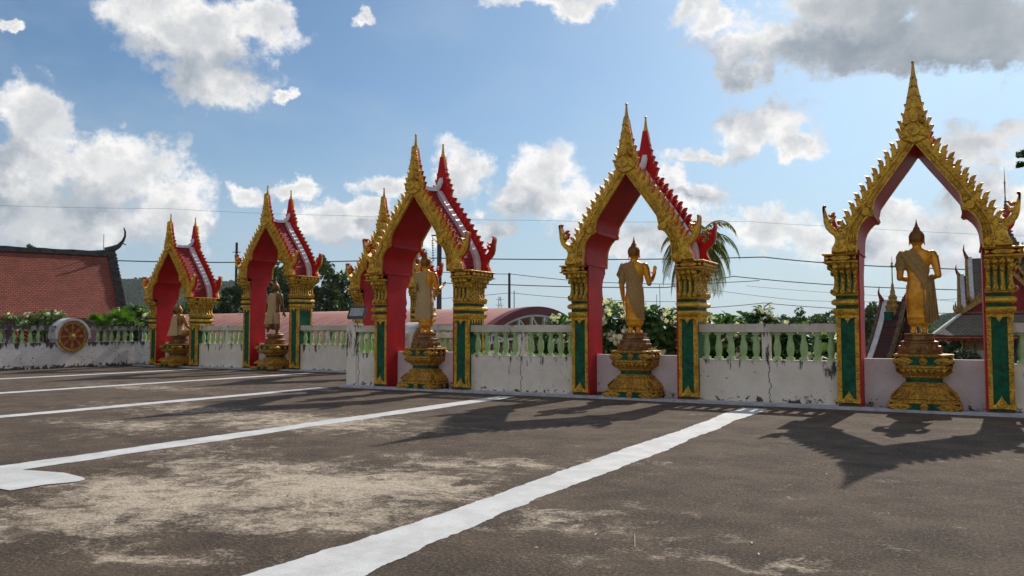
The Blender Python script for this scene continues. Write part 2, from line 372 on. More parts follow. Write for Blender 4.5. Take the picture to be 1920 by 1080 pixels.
def paint_mat():
    m = bpy.data.materials.new('worn_white_road_paint'); m.use_nodes = True; nt = m.node_tree; n = N(nt)
    b = nt.nodes['Principled BSDF']; b.inputs['Roughness'].default_value = .75
    g = n.new('ShaderNodeNewGeometry').outputs['Position']
    col = n.mix(n.ramp(n.noise(g, 2.5, 7, .7), .3, .7), rgba((.62,.62,.62)), rgba((.46,.455,.45)))
    col = n.mix(n.ramp(n.noise(g, 60, 6, .75), .57, .70, 0, .9), col, rgba((.17,.14,.115)))
    col = n.mix(n.ramp(n.noise(g, 9, 8, .75), .60, .74, 0, .6), col, rgba((.26,.23,.20)))
    n.put(b.inputs['Base Color'], col)
    bp = n.new('ShaderNodeBump'); bp.inputs['Strength'].default_value = .5; bp.inputs['Distance'].default_value = .01
    n.put(bp.inputs['Height'], n.noise(g, 95, 4, .75)); nt.links.new(bp.outputs[0], b.inputs['Normal'])
    return m
PAINT = paint_mat()
def terrace():
    b = MB()
    P = [(-29.9,-40),(30,-40),(30,16.15),(-13.5,16.15),(-13.5,21.7),(-29.9,21.7)]
    n = len(P)
    b.add([(x,y,0) for x,y in P] + [(x,y,-4.2) for x,y in P], [tuple(range(n))] + [(k+n, (k+1)%n+n, (k+1)%n, k) for k in range(n)])
    tag(obj('terrace_floor', b, GROUND, smooth=0), kind='structure')
terrace()
def marking(x, y0, y1, w, seed, taper=0):
    """hand painted stripe: wavy, ragged edges"""
    r = random.Random(seed); b = MB(); n = int((y1-y0)/.03); L = []; Rr = []
    ph = [r.uniform(0, 6) for _ in range(6)]
    jl = jr = 0
    for i in range(n+1):
        y = y0 + (y1-y0)*i/n
        jl = jl*.86 + r.gauss(0, .0055); jr = jr*.86 + r.gauss(0, .0055)
        c = x + .010*math.sin(y*.7+ph[0]) + .007*math.sin(y*1.9+ph[1])
        hw = w/2*(1 + .05*math.sin(y*1.1+ph[2]) + .04*math.sin(y*2.7+ph[3]))
        hw *= 1 + .5*max(0, min(1, (4.6-y)/1.4))*(seed == 1)
        L.append((c-hw+jl, y, .004)); Rr.append((c+hw+jr, y, .004))
    m = len(L); b.add(L+Rr, [(i, m+i, m+i+1, i+1) for i in range(m-1)])
    return tag(obj('parking_line', b, PAINT, smooth=0), kind='structure')
marking(-3.30, -6, 14.9, .43, 1); marking(-8.52, 3.95, 15.0, .42, 2); marking(-13.75, 2, 15.1, .40, 3)
marking(-19.0, 2, 20.2, .40, 4); marking(-24.6, 2, 20.3, .42, 5); marking(1.95, -6, 14.9, .46, 6)
def cross_mark():
    r = random.Random(4); b = MB()
    top = [(-12 + i*.12, 4.62 + .03*math.sin(i*.9) + r.gauss(0,.01)) for i in range(27)] + [(-8.2,4.86)]
    tip = [(-7.75,4.80),(-7.35,4.74),(-7.22,4.68),(-7.19,4.60),(-7.22,4.5),(-7.30,4.35)]
    bot = [(-7.30 - i*.12, 4.05 - .02*i + .02*math.sin(i) + r.gauss(0,.01)) for i in range(38)]
    P = top[:-1] + tip + bot
    b.add([(x,y,.008) for x,y in P], [tuple(range(len(P)-1,-1,-1))])
    tag(obj('painted_cross_line', b, PAINT, smooth=0), kind='structure')
cross_mark()
KERBM = mat('pale_kerb_paint', (.50,.50,.52), (.36,.36,.37), 5, .8, 0, .4, 60, coord='Object')
def kerb(x0, x1, y0, y1, seed):
    b = MB(); b.box(x0, x1, y0, y1, .0, .045); tag(obj('kerb', b, KERBM, smooth=0), kind='structure')
kerb(-13.6, 12, 15.42, 15.80, 1); kerb(-29.3, -13.7, 20.86, 21.15, 2)

# ------------------------------------------------------------------ the gates
PW_IN, PW_OUT, PD = .985, 1.365, .70          # pier inner/outer x, depth (front face at y=0)
INTR = [(.965,-.02),(.955,.2),(.94,.35),(.90,.46),(.84,.55),(.76,.63),(.705,.66),(.70,.72),(.68,.80),(.66,.90),(.50,1.135),(.32,1.39),(.16,1.61),(.03,1.80),(0,1.84)]
OUTR = [(1.14,-.02),(1.135,.2),(1.11,.35),(1.05,.50),(.97,.63),(.885,.78),(.80,.91),(.69,1.075),(.58,1.235),(.44,1.42),(.30,1.61),(.17,1.79),(.08,1.93),(0,2.06)]
def resample(C, n):
    P = [Vector(c) for c in C]; L = [0]
    for i in range(len(P)-1): L.append(L[-1] + (P[i+1]-P[i]).length)
    out = []
    for k in range(n):
        t = L[-1]*k/(n-1); i = 0
        while i < len(P)-2 and L[i+1] < t: i += 1
        f = (t-L[i])/max(L[i+1]-L[i], 1e-9); out.append(P[i].lerp(P[i+1], min(f,1)))
    return out
NB = 61
IN_, OU_ = resample(INTR, NB), resample(OUTR, NB)
def between(t, k): # point on the band, t along 0..1, k across 0 inner..1 outer
    i = min(int(t*(NB-1)), NB-2); f = t*(NB-1)-i
    return IN_[i].lerp(IN_[i+1], f).lerp(OU_[i].lerp(OU_[i+1], f), k)
def strip(mb, k0, k1, yb, yf, ph, sgn, t0=0., t1=1., n=60):
    A = [between(t0+(t1-t0)*i/n, k0) for i in range(n+1)]; B = [between(t0+(t1-t0)*i/n, k1) for i in range(n+1)]
    rr = []
    for a, c in zip(A, B):
        q = [(sgn*a.x, yb, a.y+ph), (sgn*a.x, yf, a.y+ph), (sgn*c.x, yf, c.y+ph), (sgn*c.x, yb, c.y+ph)]
        rr.append(q if sgn < 0 else q[::-1])
    mb.rings(rr)
FLAME = [(0,0),(-.16,.16),(-.20,.38),(-.08,.58),(.12,.70),(.30,.82),(.42,.96),(.62,1.22),(.75,.98),(.71,.76),(.57,.60),(.46,.47),(.54,.36),(.66,.41),(.76,.28),(.68,.10),(.74,0)]
def flame_at(p, tang, nrm, w, h):
    return [(p.x + tang.x*u*w + nrm.x*v*h, p.y + tang.y*u*w + nrm.y*v*h) for u, v in FLAME]
LEAF = [(0,0),(.28,.06),(.46,.22),(.50,.40),(.42,.60),(.24,.80),(.08,.95),(0,1)]
def leaf(cx, z0, w, h, flip=1):
    r = [(cx + x*w, z0 + flip*z*h) for x, z in LEAF]; l = [(cx - x*w, z0 + flip*z*h) for x, z in LEAF[1:-1]][::-1]
    return r + l
HOOK = [((1.24,.0),.30),((1.24,.08),.29),((1.235,.18),.20),((1.255,.28),.145),((1.305,.355),.125),((1.37,.41),.125),((1.43,.48),.115),((1.465,.57),.095),((1.485,.67),.07),((1.505,.77),.05),((1.515,.83),.03),((1.50,.86),.035),((1.475,.87),.012)]
def ribbon(C):
    P = [Vector(c) for c, _ in C]; Lf, Rt = [], []
    for i, p in enumerate(P):
        t = (P[min(i+1,len(P)-1)] - P[max(i-1,0)]).normalized(); nn = Vector((-t.y, t.x)); w = C[i][1]/2
        if i == 0: nn = Vector((-1,0))
        Lf.append(p + nn*w); Rt.append(p - nn*w)
    return [(q.x,q.y) for q in Rt] + [(q.x,q.y) for q in Lf[::-1]]
def mir(poly, s): return [(x*s, z) for x, z in poly]
def up(poly, ph): return [(x, z+ph) for x, z in poly]

def build_gable(ph):
    """meshes of one gable: front ornament faces -Y, the plate lies between y -.05 and .06"""
    plate, crest = MB(), MB(); sides = []
    for s in (-1, 1):
        band, rims, scales, flames, fl_back, hooks, hook_back, cusp = (MB() for _ in range(8))
        sides.append(dict(band=band, rims=rims, scales=scales, flames=flames, fl_back=fl_back, hooks=hooks, hook_back=hook_back, cusp=cusp))
        strip(plate, .0, 1.0, .06, -.04, ph, s)
        strip(band, .10, .90, -.041, -.075, ph, s)
        strip(rims, -.02, .13, -.042, -.115, ph, s); strip(rims, .86, 1.02, -.042, -.105, ph, s); strip(rims, .22, .27, -.07, -.092, ph, s); strip(rims, .74, .79, -.07, -.092, ph, s)
        for i in range(44):
            t = (i+.5)/46
            for kk in (.40, .61):
                c = between(t, kk); a = between(min(t+.012,1), kk); tg = (a-c).normalized(); nn = Vector((-tg.y, tg.x))
                q = [c + tg*(.030*math.cos(an)) + nn*(.019*math.sin(an)) + tg*(.010*math.sin(an)*(1 if kk>.5 else -1)) for an in [2*math.pi*j/7 for j in range(7)]]
                scales.dome(up(mir([(v.x,v.y) for v in q], s), ph), -.076, -.098, .007)
        nf = 11
        for i in range(nf):
            t = .10 + .775*i/nf
            c = between(t, .96); a = between(min(t+.03,1), .96); tg = (a-c).normalized(); nn = Vector((tg.y, -tg.x))
            for (off, w, h) in ((0,.190,.220), (.122,.135,.165)):
                po = flame_at(c + tg*off, tg, nn, w, h)
                flames.dome(up(mir(po, s), ph), -.03, -.085, .016); fl_back.dome(up(mir(po, s), ph), .05, -.028, .001)
            cc = c + nn*.055 + tg*.045
            flames.ball((cc.x*s, -.085, cc.y+ph), .028, .022, .028, 8, 6)
        # side flames of the crest
        for (x, z, w, h) in ((.205,1.98,.13,.17), (.19,2.13,.12,.15), (.165,2.29,.10,.11), (.135,2.46,.085,.085), (.105,2.60,.065,.065), (.08,2.74,.05,.05)):
            tg = Vector((-.28,.96)); nn = Vector((.96,.28))
            po = flame_at(Vector((x-.04,z)), tg, nn, w*1.4, h*.85)
            crest.dome(up(mir(po, s), ph), -.03, -.10, .014); plate.dome(up(mir(po, s), ph), .05, -.028, .001)
        hp = ribbon(HOOK)
        hooks.dome(up(mir(hp, s), ph), -.04, -.125, .022); hook_back.dome(up(mir(hp, s), ph), .06, -.038, .002)
        hooks.tube([(s*(1.245+.055*math.cos(a)*(1-a/14)), -.125, ph+.12+.055*math.sin(a)*(1-a/14)) for a in [j*.55 for j in range(17)]], .016, 6)
        hooks.tube([(s*x, -.122, ph+z) for x, z in ((1.14,.10),(1.17,.24),(1.22,.33),(1.30,.41),(1.37,.47),(1.42,.55),(1.45,.66))], .014, 6)
        for (x, z, w, h, dx, dz) in ((1.40,.55,.085,.12,.55,.83), (1.425,.66,.07,.10,.3,.95), (1.20,.30,.09,.13,.35,.93), (1.25,.38,.07,.11,.5,.86)):
            tg = Vector((dx,dz)); nn = Vector((-dz,dx)); po = flame_at(Vector((x,z)), tg, nn, w, h)
            hooks.dome(up(mir(po, s), ph), -.03, -.10, .013); hook_back.dome(up(mir(po, s), ph), .045, -.028, .001)
        # cusp scrolls and foot scroll of the band
        for (x, z, r) in ((.80,.705,.085), (.745,.69,.055), (.86,.79,.06), (.73,.80,.045)):
            cusp.dome(up(mir([(x+r*math.cos(a), z+r*math.sin(a)) for a in [j*.52 for j in range(12)]], s), ph), -.07, -.145, .02)
            cusp.tube([(s*(x+r*.62*math.cos(a)*(1-a/11)), -.145, ph+z+r*.62*math.sin(a)*(1-a/11)) for a in [j*.6 for j in range(14)]], .011, 5)
        cusp.dome(up(mir([(.78,.62),(.70,.615),(.665,.66),(.68,.72),(.75,.76),(.82,.72)], s), ph), -.05, -.12, .015)
        for (x, z, r) in ((1.05,.06,.08), (1.13,.13,.06)):
            hooks.dome(up(mir([(x+r*math.cos(a), z+.02+r*math.sin(a)) for a in [j*.52 for j in range(12)]], s), ph), -.05, -.13, .02)
            hooks.tube([(s*(x+r*.6*math.cos(a)*(1-a/11)), -.13, ph+z+.02+r*.6*math.sin(a)*(1-a/11)) for a in [j*.6 for j in range(14)]], .011, 5)
    # central crest
    tri = [(-.26,1.78),(0,1.86),(.26,1.78),(.215,2.05),(.175,2.3),(.125,2.56),(.085,2.78),(.05,2.98),(-.05,2.98),(-.085,2.78),(-.125,2.56),(-.175,2.3),(-.215,2.05)]
    plate.prism(up(tri, ph), -.045, .055); crest.dome(up(tri, ph), -.046, -.085, .02)
    for (x, z, w, h, d) in ((0,1.93,.34,.34,.16), (0,2.16,.26,.36,.17), (0,2.40,.19,.34,.16), (0,2.62,.13,.28,.15), (0,2.80,.10,.22,.14)):
        crest.dome(up(leaf(x, z, w, h), ph), -.07, -d, .02); crest.dome(up(leaf(x, z+.03, w*.55, h*.7), ph), -d+.004, -d-.03, .012)
        for s in (-1, 1):
            r = w*.2
            crest.dome(up([(s*(w*.46)+r*math.cos(a), z+h*.18+r*math.sin(a)) for a in [j*.63 for j in range(10)]], ph), -.07, -d+.01, .012)
            crest.tube([(s*(w*.46+r*.55*math.cos(a)*(1-a/10)), -d+.008, ph+z+h*.18+r*.55*math.sin(a)*(1-a/10)) for a in [j*.7 for j in range(12)]], .009, 5)
    crest.dome(up(leaf(0, 2.0, .40, .17, -1), ph), -.07, -.15, .02)
    crest.lathe([(.062,ph+2.86),(.066,ph+2.93),(.05,ph+2.96),(.056,ph+3.0),(.040,ph+3.06),(.030,ph+3.14),(.022,ph+3.22),(.019,ph+3.27),(.028,ph+3.285),(.028,ph+3.305),(.012,ph+3.32)], 0, -.01, 10)
    return [('plate', plate), ('crest', crest)] + [(k, b) for d in sides for k, b in d.items()]

def flare(mb, prof, s, d=0.):
    """square capital section, flaring on the three free sides; prof = [(z, flare)]"""
    rr = []
    for z, f in prof:
        q = [(PW_IN, -f), (PW_OUT+f, -f), (PW_OUT+f, PD+f), (PW_IN, PD+f)]
        q = [(s*x, y, z) for x, y in q]; rr.append(q if s > 0 else q[::-1])
    mb.rings(rr)
def build_gate(label, loc, ph=2.81, low=.90, group='temple gates with gold gables and red arches'):
    t = thing('temple_gate', label, 'gate', loc, 0, group)
    dz = ph - 2.81
    CAPF = [(2.05,.03),(2.09,.055),(2.14,.05),(2.22,.02),(2.34,.012),(2.44,.025),(2.52,.06),(2.58,.11),(2.62,.135),(2.636,.135)]
    CAPF = [(z+dz, f) for z, f in CAPF]
    def fz(z):
        for (a, fa), (b, fb) in zip(CAPF, CAPF[1:]):
            if a <= z <= b: return fa + (fb-fa)*(z-a)/(b-a)
        return CAPF[0][1]
    for s in (-1, 1):
        sh = MB(); flare(sh, [(.10,-.012),(1.70+dz,-.012)], s); pier = obj('pier', sh, GREEN, t)
        pl = MB(); flare(pl, [(0,-.01),(.095,-.01)], s); obj('plinth', pl, DARKP, pier)
        # gold frame round each green panel
        fr = MB()
        for (a, b) in ((PW_IN+.0, PW_IN+.072), (PW_OUT-.072, PW_OUT)):
            x0, x1 = sorted((s*a, s*b)); fr.box(x0, x1, -.006, .06, .098, 1.69+dz); fr.box(x0, x1, PD-.06, PD+.006, .098, 1.69+dz)
            zz = .13
            while zz < 1.66+dz:
                xm = (x0+x1)/2; fr.dome([(xm-.026,zz),(xm,zz-.012),(xm+.026,zz),(xm+.026,zz+.028),(xm,zz+.018),(xm-.026,zz+.028)], -.005, -.020, .007); zz += .046
        xo = s*(PW_OUT+.004)
        for (y0, y1) in ((-.004,.068), (PD-.068, PD+.004)):
            x0, x1 = sorted((xo, s*(PW_OUT-.05))); fr.box(x0, x1, y0, y1, .099, 1.689+dz)
        fr.dome([(s*a, b) for a, b in ((PW_IN,.105),(PW_OUT,.105),(PW_OUT,.2),(PW_OUT-.06,.16),((PW_IN+PW_OUT)/2+.06,.2),((PW_IN+PW_OUT)/2,.33),((PW_IN+PW_OUT)/2-.06,.2),(PW_IN+.06,.16),(PW_IN,.2))], -.004, -.03, .012)
        fr.dome(mir(leaf((PW_IN+PW_OUT)/2, .12, .15, .17), s), -.03, -.052, .012)
        fr.dome([(s*a, b+dz) for a, b in ((PW_IN,1.69),(PW_OUT,1.69),(PW_OUT,1.60),(PW_OUT-.06,1.645),((PW_IN+PW_OUT)/2+.05,1.63),((PW_IN+PW_OUT)/2,1.545),((PW_IN+PW_OUT)/2-.05,1.63),(PW_IN+.06,1.645),(PW_IN,1.60))], -.004, -.03, .01)
        for k in range(6):   # leaf fringe on the outer side, foot leaves too
            y = .06 + k*(PD-.12)/5
            for (z0, h) in ((1.69+dz, -.13), (.105, .13)):
                fr.add([(s*PW_OUT, y-.05, z0), (s*PW_OUT, y+.05, z0), (s*(PW_OUT+.03), y, z0), (s*(PW_OUT+.008), y, z0+h)], [(0,2,3),(2,1,3),(0,1,2),(0,3,1)])
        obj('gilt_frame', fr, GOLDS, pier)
        # mouldings between shaft and capital
        mo = MB()
        flare(mo, [(1.69+dz,.02),(1.72+dz,.045),(1.75+dz,.06),(1.80+dz,.06),(1.812+dz,.02)], s)
        flare(mo, [(1.868+dz,.02),(1.88+dz,.055),(1.91+dz,.075),(1.95+dz,.07),(1.975+dz,.04),(1.985+dz,.02)], s)
        flare(mo, [(2.038+dz,.015),(2.05+dz,.05),(2.075+dz,.055),(2.08+dz,.02)], s)
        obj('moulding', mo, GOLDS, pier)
        gb = MB(); flare(gb, [(1.80+dz,.004),(2.04+dz,.004)], s); flare(gb, [(z, f-.022) for z, f in CAPF[:-1]], s); obj('capital_core', gb, GREEN, pier)
        ca = MB()
        zs = [z for z, f in CAPF]
        def rib(fx, fy, tx, ty, w):   # rib: face point, outward dir handled by fz
            rr = []
            for z in zs:
                f = fz(z); ww = w*1.25*(1.2 if z < 2.14+dz or z > 2.5+dz else .8)
                if ty: # front/back rib runs over x, faces +-y
                    x = fx*(1 + 0); y = -f-.012 if ty < 0 else PD+f+.012; yi = y + (.03 if ty < 0 else -.03)
                    q = [(x-ww,yi,z),(x-ww*.5,y,z),(x+ww*.5,y,z),(x+ww,yi,z)]
                    rr.append(q if ty < 0 else q[::-1])
                else:
                    x = s*(PW_OUT+f+.012); xi = x - s*.03
                    q = [(xi,fy-ww,z),(x,fy-ww*.5,z),(x,fy+ww*.5,z),(xi,fy+ww,z)]
                    rr.append(q if s > 0 else q[::-1])
            ca.rings(rr)
        for k in range(4):
            x = s*(PW_IN + .045 + k*(PW_OUT-PW_IN-.06)/3)
            rib(x, 0, 0, -1, .036); rib(x, 0, 0, 1, .036)
            ca.ball((x, -fz(2.50+dz)-.03, 2.47+dz), .042, .03, .055, 8, 6); ca.ball((x, -fz(2.1+dz)-.025, 2.12+dz), .045, .028, .05, 8, 6)
            ca.ball((x, -fz(2.58+dz)-.022, 2.575+dz), .055, .03, .05, 8, 6)
        for k in range(7):
            y = .02 + k*(PD-.04)/6
            rib(0, y, 1, 0, .034)
            ca.ball((s*(PW_OUT+fz(2.1+dz)+.02), y, 2.12+dz), .028, .044, .05, 8, 6); ca.ball((s*(PW_OUT+fz(2.57+dz)+.02), y, 2.57+dz), .03, .05, .05, 8, 6)
            ca.ball((s*(PW_OUT+fz(2.48+dz)+.025), y, 2.46+dz), .026, .036, .05, 8, 6)
        flare(ca, [(2.60+dz,.10),(2.615+dz,.14),(2.632+dz,.14)], s)
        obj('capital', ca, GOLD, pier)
        ab = MB()
        flare(ab, [(2.635+dz,.14),(2.645+dz,.195),(2.668+dz,.20),(2.672+dz,.165),(2.775+dz,.165),(2.779+dz,.20),(2.80+dz,.205),(2.81+dz,.19)], s)
        xm = (PW_IN+PW_OUT+.165)/2; zc = 2.724+dz
        ab.dome(mir([(xm-.19,zc),(xm-.11,zc+.045),(xm+.11,zc+.045),(xm+.19,zc),(xm+.11,zc-.045),(xm-.11,zc-.045)], s), -.164, -.192, .012)
        for e in (PW_IN+.01, PW_OUT+.165-.015):
            d = 1 if e < 1.1 else -1
            ab.dome(mir([(e, zc+.045), (e+d*.075, zc), (e, zc-.045)], s), -.164, -.185, .01)
        for k in range(5): ab.ball((s*(PW_OUT+.165), .0 + k*PD/4, zc), .03, .075, .045, 8, 6)
        o = obj('abacus', ab, GOLDS, pier)
        rb = MB(); flare(rb, [(2.676+dz,.1665),(2.771+dz,.1665)], s); obj('red_panel', rb, DKREDP, pier)
        # red inner lining with the pier's wavy back edge
        li = MB()
        prof = [(0,PD+.0),(1.69+dz,PD),(1.72+dz,PD+.05),(1.80+dz,PD+.06),(1.84+dz,PD+.02),(1.92+dz,PD+.07),(2.0+dz,PD+.02)] + [(z, PD+f+.015) for z, f in CAPF] + [(2.66+dz,PD+.2),(ph-.004,PD+.2)]
        poly = [(z, y) for z, y in prof]
        n = len(poly)
        xa, xb = s*(PW_IN-.028), s*(PW_IN+.004)
        vs = []
        for x in (xa, xb): vs += [(x, -.012, z) for z, y in poly] + [(x, y, z) for z, y in poly]
        fs = []
        for k in range(n-1):
            fs += [(k, k+1, n+k+1, n+k), (2*n+k, 3*n+k, 3*n+k+1, 2*n+k+1), (k, 2*n+k, 2*n+k+1, k+1), (n+k, n+k+1, 3*n+k+1, 3*n+k)]
        fs += [(0, n, 3*n, 2*n), (n-1, 3*n-1, 4*n-1, 2*n-1)]
        if s > 0: fs = [f[::-1] for f in fs]
        li.add(vs, fs); obj('red_lining', li, RED, pier)
    # soffit
    so = MB(); A = [(p.x, p.y) for p in IN_[::2]]
    full = [(-x, z) for x, z in A] + [(x, z) for x, z in A[::-1][1:]]
    rr = []
    for (x, z) in full:
        k = .03; L = math.hypot(x, z-.5) or 1; rr.append([(x, -.19, z+ph), (x, PD+.19, z+ph), (x*(1+k/L), PD+.19, z+ph+(z-.5)*k/L), (x*(1+k/L), -.19, z+ph+(z-.5)*k/L)])
    so.rings(rr)
    for s in (-1, 1):   # moulded cusp and springing lines
        for (x, z) in ((.715,.655), (.965,.01)):
            for e, w in ((0,.035), (.03,.022)):
                so.box(*sorted((s*(x-w+.0), s*(x+.06))), -.16, PD+.2, ph+z+e-.02, ph+z+e+.012)
    obj('red_soffit', so, RED, t)
    # roof: courses of tiles stepping down each slope
    rf = MB()
    for s in (-1, 1):
        C = resample([(max(p.x-.035,0), p.y-.02) for p in [Vector(c) for c in OUTR]], 27)
        for i in range(26):
            a, b = C[i], C[i+1]; tg = (b-a).normalized(); nn = Vector((tg.y, -tg.x))
            p0 = a - tg*.02; p1 = b
            q = [(p0 + nn*.024), p1 + nn*.012, p1 - nn*.03, p0 - nn*.03]
            rf.prism([(s*v.x, v.y+ph) for v in (q if s > 0 else q[::-1])][::-1], -.16, PD+.10)
    obj('tiled_roof', rf, MAROON, t)
    wt = MB()
    for s in (-1, 1):
        C = resample([(p.x+.01, p.y+.012) for p in [Vector(c) for c in OUTR]], 40)
        rr = []
        for i, c in enumerate(C):
            tg = (C[min(i+1,39)] - C[max(i-1,0)]).normalized(); nn = Vector((tg.y, -tg.x)); a = c + nn*.045; b = c - nn*.05
            q = [(s*a.x, PD-.06, a.y+ph), (s*b.x, PD-.06, b.y+ph), (s*b.x, PD+.16, b.y+ph), (s*a.x, PD+.16, a.y+ph)]
            rr.append(q if s > 0 else q[::-1])
        wt.rings(rr)
    wt.rings([[(-.07, y, ph+2.02+e), (.07, y, ph+2.02+e), (.05, y, ph+2.12+e), (-.05, y, ph+2.12+e)] for y, e in ((-.12,.02), (.3,.0), (PD-.08,.04), (PD+.06,.15), (PD+.16,.32))])
    obj('white_ridge_trim', wt, WHITE, t)
    # gables
    key = round(ph, 3)
    if key not in GABLE: 
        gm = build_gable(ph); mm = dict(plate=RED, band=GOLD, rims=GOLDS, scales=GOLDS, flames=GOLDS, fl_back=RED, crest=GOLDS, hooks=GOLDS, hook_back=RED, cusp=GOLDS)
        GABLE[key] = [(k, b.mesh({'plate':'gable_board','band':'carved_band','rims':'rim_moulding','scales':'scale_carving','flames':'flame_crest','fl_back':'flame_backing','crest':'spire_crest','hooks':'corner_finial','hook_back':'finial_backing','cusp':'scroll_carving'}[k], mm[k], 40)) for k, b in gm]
    for y, rz in ((-.20, 0), (PD+.24, math.pi)):
        g = GABLE[key]
        pb = obj('gable_board', g[0][1], None, t, loc=(0,y,0)); pb.rotation_euler = (0,0,rz)
        for k, me in g[1:]: obj(me.name.split('.')[0], me, None, pb)
    lw = MB(); lw.box(-PW_IN+.03, PW_IN-.03, .40, .58, -.02, low); obj('low_wall', lw, PINKW, t, smooth=0)
    return t
GABLE = {}
GY = 15.66; BY = 21.0
build_gate('large gilded gate at the right end, whose arch frames the statue before the far pavilion', (-.61, GY, 0))
build_gate('gilded gate in the middle of the near wall, palm fronds beside its right capital', (-5.93, GY, 0))
build_gate('gilded gate nearest the broken left end of the near wall', (-11.30, GY, 0))
build_gate('gilded gate half hidden behind the left side of another gate', (-16.48, BY, 0), low=.95)
build_gate('tall gilded gate with long green piers, in front of dark trees', (-21.8, BY, 0), 3.36, .95)
build_gate('farthest left gilded gate, with the seated statue inside', (-27.06, BY, 0), 2.70, .95)

# ------------------------------------------------------------------ parapet walls with balusters
def baluster_mb(z0, h):
    b = MB(); w = .072
    b.box(-w, w, -w, w, z0, z0+.05*h/.55)
    b.lathe([(.060,z0+.049*h/.55)] + [(r, z0+k*h) for r, k in ((.052,.12),(.048,.16),(.062,.24),(.073,.36),(.072,.46),(.060,.60),(.046,.72),(.040,.80),(.050,.84),(.044,.87),(.056,.91))], n=12)
    b.box(-w*.95, w*.95, -w*.95, w*.95, z0+.905*h, z0+h)
    return b
def parapet(label, origin, rz, L, zb=.83, zr=1.38, zt=1.54, spacing=.265, posts=(), ends=(0, 0), gap=None, wm=None, rm=None, group='parapet walls with green balusters', th=.18, end_full=0):
    wm = wm or WALL; rm = rm or RAIL
    t = thing('parapet_wall', label, 'wall', origin, rz, group)
    b = MB(); b.box(0, L, 0, th, -.02, zb); b.box(.0, L, -.012, th+.012, zb+.001, zb+.022); obj('base_wall', b, wm, t, smooth=0)
    b = MB(); n = max(2, int(L/.2)); rr = []
    r = random.Random(int(L*100))
    for i in range(n+1):
        x = L*i/n; e = r.gauss(0,.0025)
        rr.append([(x,-.035+e,zr),(x,th+.035,zr),(x,th+.035,zt+e),(x,-.035+e,zt+e)])
    b.rings(rr); obj('rail', b, rm, t, smooth=0)
    pm = []
    w = .075
    for px in posts:
        b = MB(); b.box(px-w, px+w, .004, th-.004, zb+.02, zr+.001); obj('post', b, wm, t, smooth=0); pm.append(px)
    if end_full:
        b = MB(); b.box(-.30, .0, -.03, th+.04, -.02, zt+.012); b.box(-.325, .02, -.05, th+.06, zt+.013, zt+.045); obj('end_pier', b, wm, t, smooth=0)
    edges = [ends[0]] + sorted(posts) + [L-ends[1]]
    me = None
    for a, c in zip(edges, edges[1:]):
        a2 = a + (w if a in pm else 0); c2 = c - (w if c in pm else 0)
        k = max(1, round((c2-a2)/spacing)); st = (c2-a2)/k
        for i in range(k):
            x = a2 + st*(i+.5)
            if gap and gap[0]-.05 < x < gap[1]+.05: continue
            if me is None: o = obj('baluster', baluster_mb(zb+.02, zr-zb-.02), BALU, t, 40); me = o.data
            else: o = obj('baluster', me, None, t)
            o.location = (x, th/2, 0); o.rotation_euler = (0,0,rz*0 + random.Random(i).choice((0, math.pi/2)))
    return t
WY = 15.80
X4, X3, X2 = -.61, -5.93, -11.30
parapet('cracked white parapet between the middle gate and the right end gate, white flowers behind it', (X3+1.37, WY, 0), 0, (X4-X3)-2.74, posts=[1.29])
parapet('white parapet with a long crack between the middle gate and the gate left of it', (X2+1.37, WY, 0), 0, (X3-X2)-2.74, posts=[1.32])
parapet('short broken end of the near parapet, with its end pier left of a gate', (-13.36, WY, 0), 0, -13.36*-1-11.30-1.37 if False else (X2-1.37+13.36), end_full=1)
parapet('piece of white parapet cut off by the right edge of the photo', (X4+1.37, WY, 0), 0, 2.7, posts=[1.32])
WYB = 21.14
parapet('white parapet between the gate with the seated statue and the tall gate', (-27.06+1.37, WYB, 0), 0, 5.3-2.74, zb=.90, zr=1.43, zt=1.60, posts=[1.5])
parapet('white parapet right of the tall gate, running behind the near wall', (-21.8+1.37, WYB, 0), 0, 5.3-2.74, zb=.90, zr=1.43, zt=1.60, posts=[1.25])
parapet('short far parapet hidden behind the gate nearest the broken wall end', (-16.48+1.37, WYB, 0), 0, 1.23, zb=.90, zr=1.43, zt=1.60)
parapet('short mouldy parapet in the far left corner beside the seated statue gate', (-29.58, WYB, 0), 0, 1.15, zb=.95, zr=1.45, zt=1.60, posts=[.3], wm=WALLD, rm=RAILD, ends=(.25,0))
parapet('mouldy white parapet at the left, with a wheel medallion set into it', (-29.6, 12.0, 0), R(90), 9.2, zb=.95, zr=1.45, zt=1.60, spacing=.30, posts=[4.15], gap=(5.55,7.35), wm=WALLD, rm=RAILD)
parapet('low side parapet seen through a gate, with a red and gold wheel medallion', (-13.52, 16.02, 0), R(90), 5.05, zb=.70, zr=1.20, zt=1.34, gap=(1.9,3.5), spacing=.29)

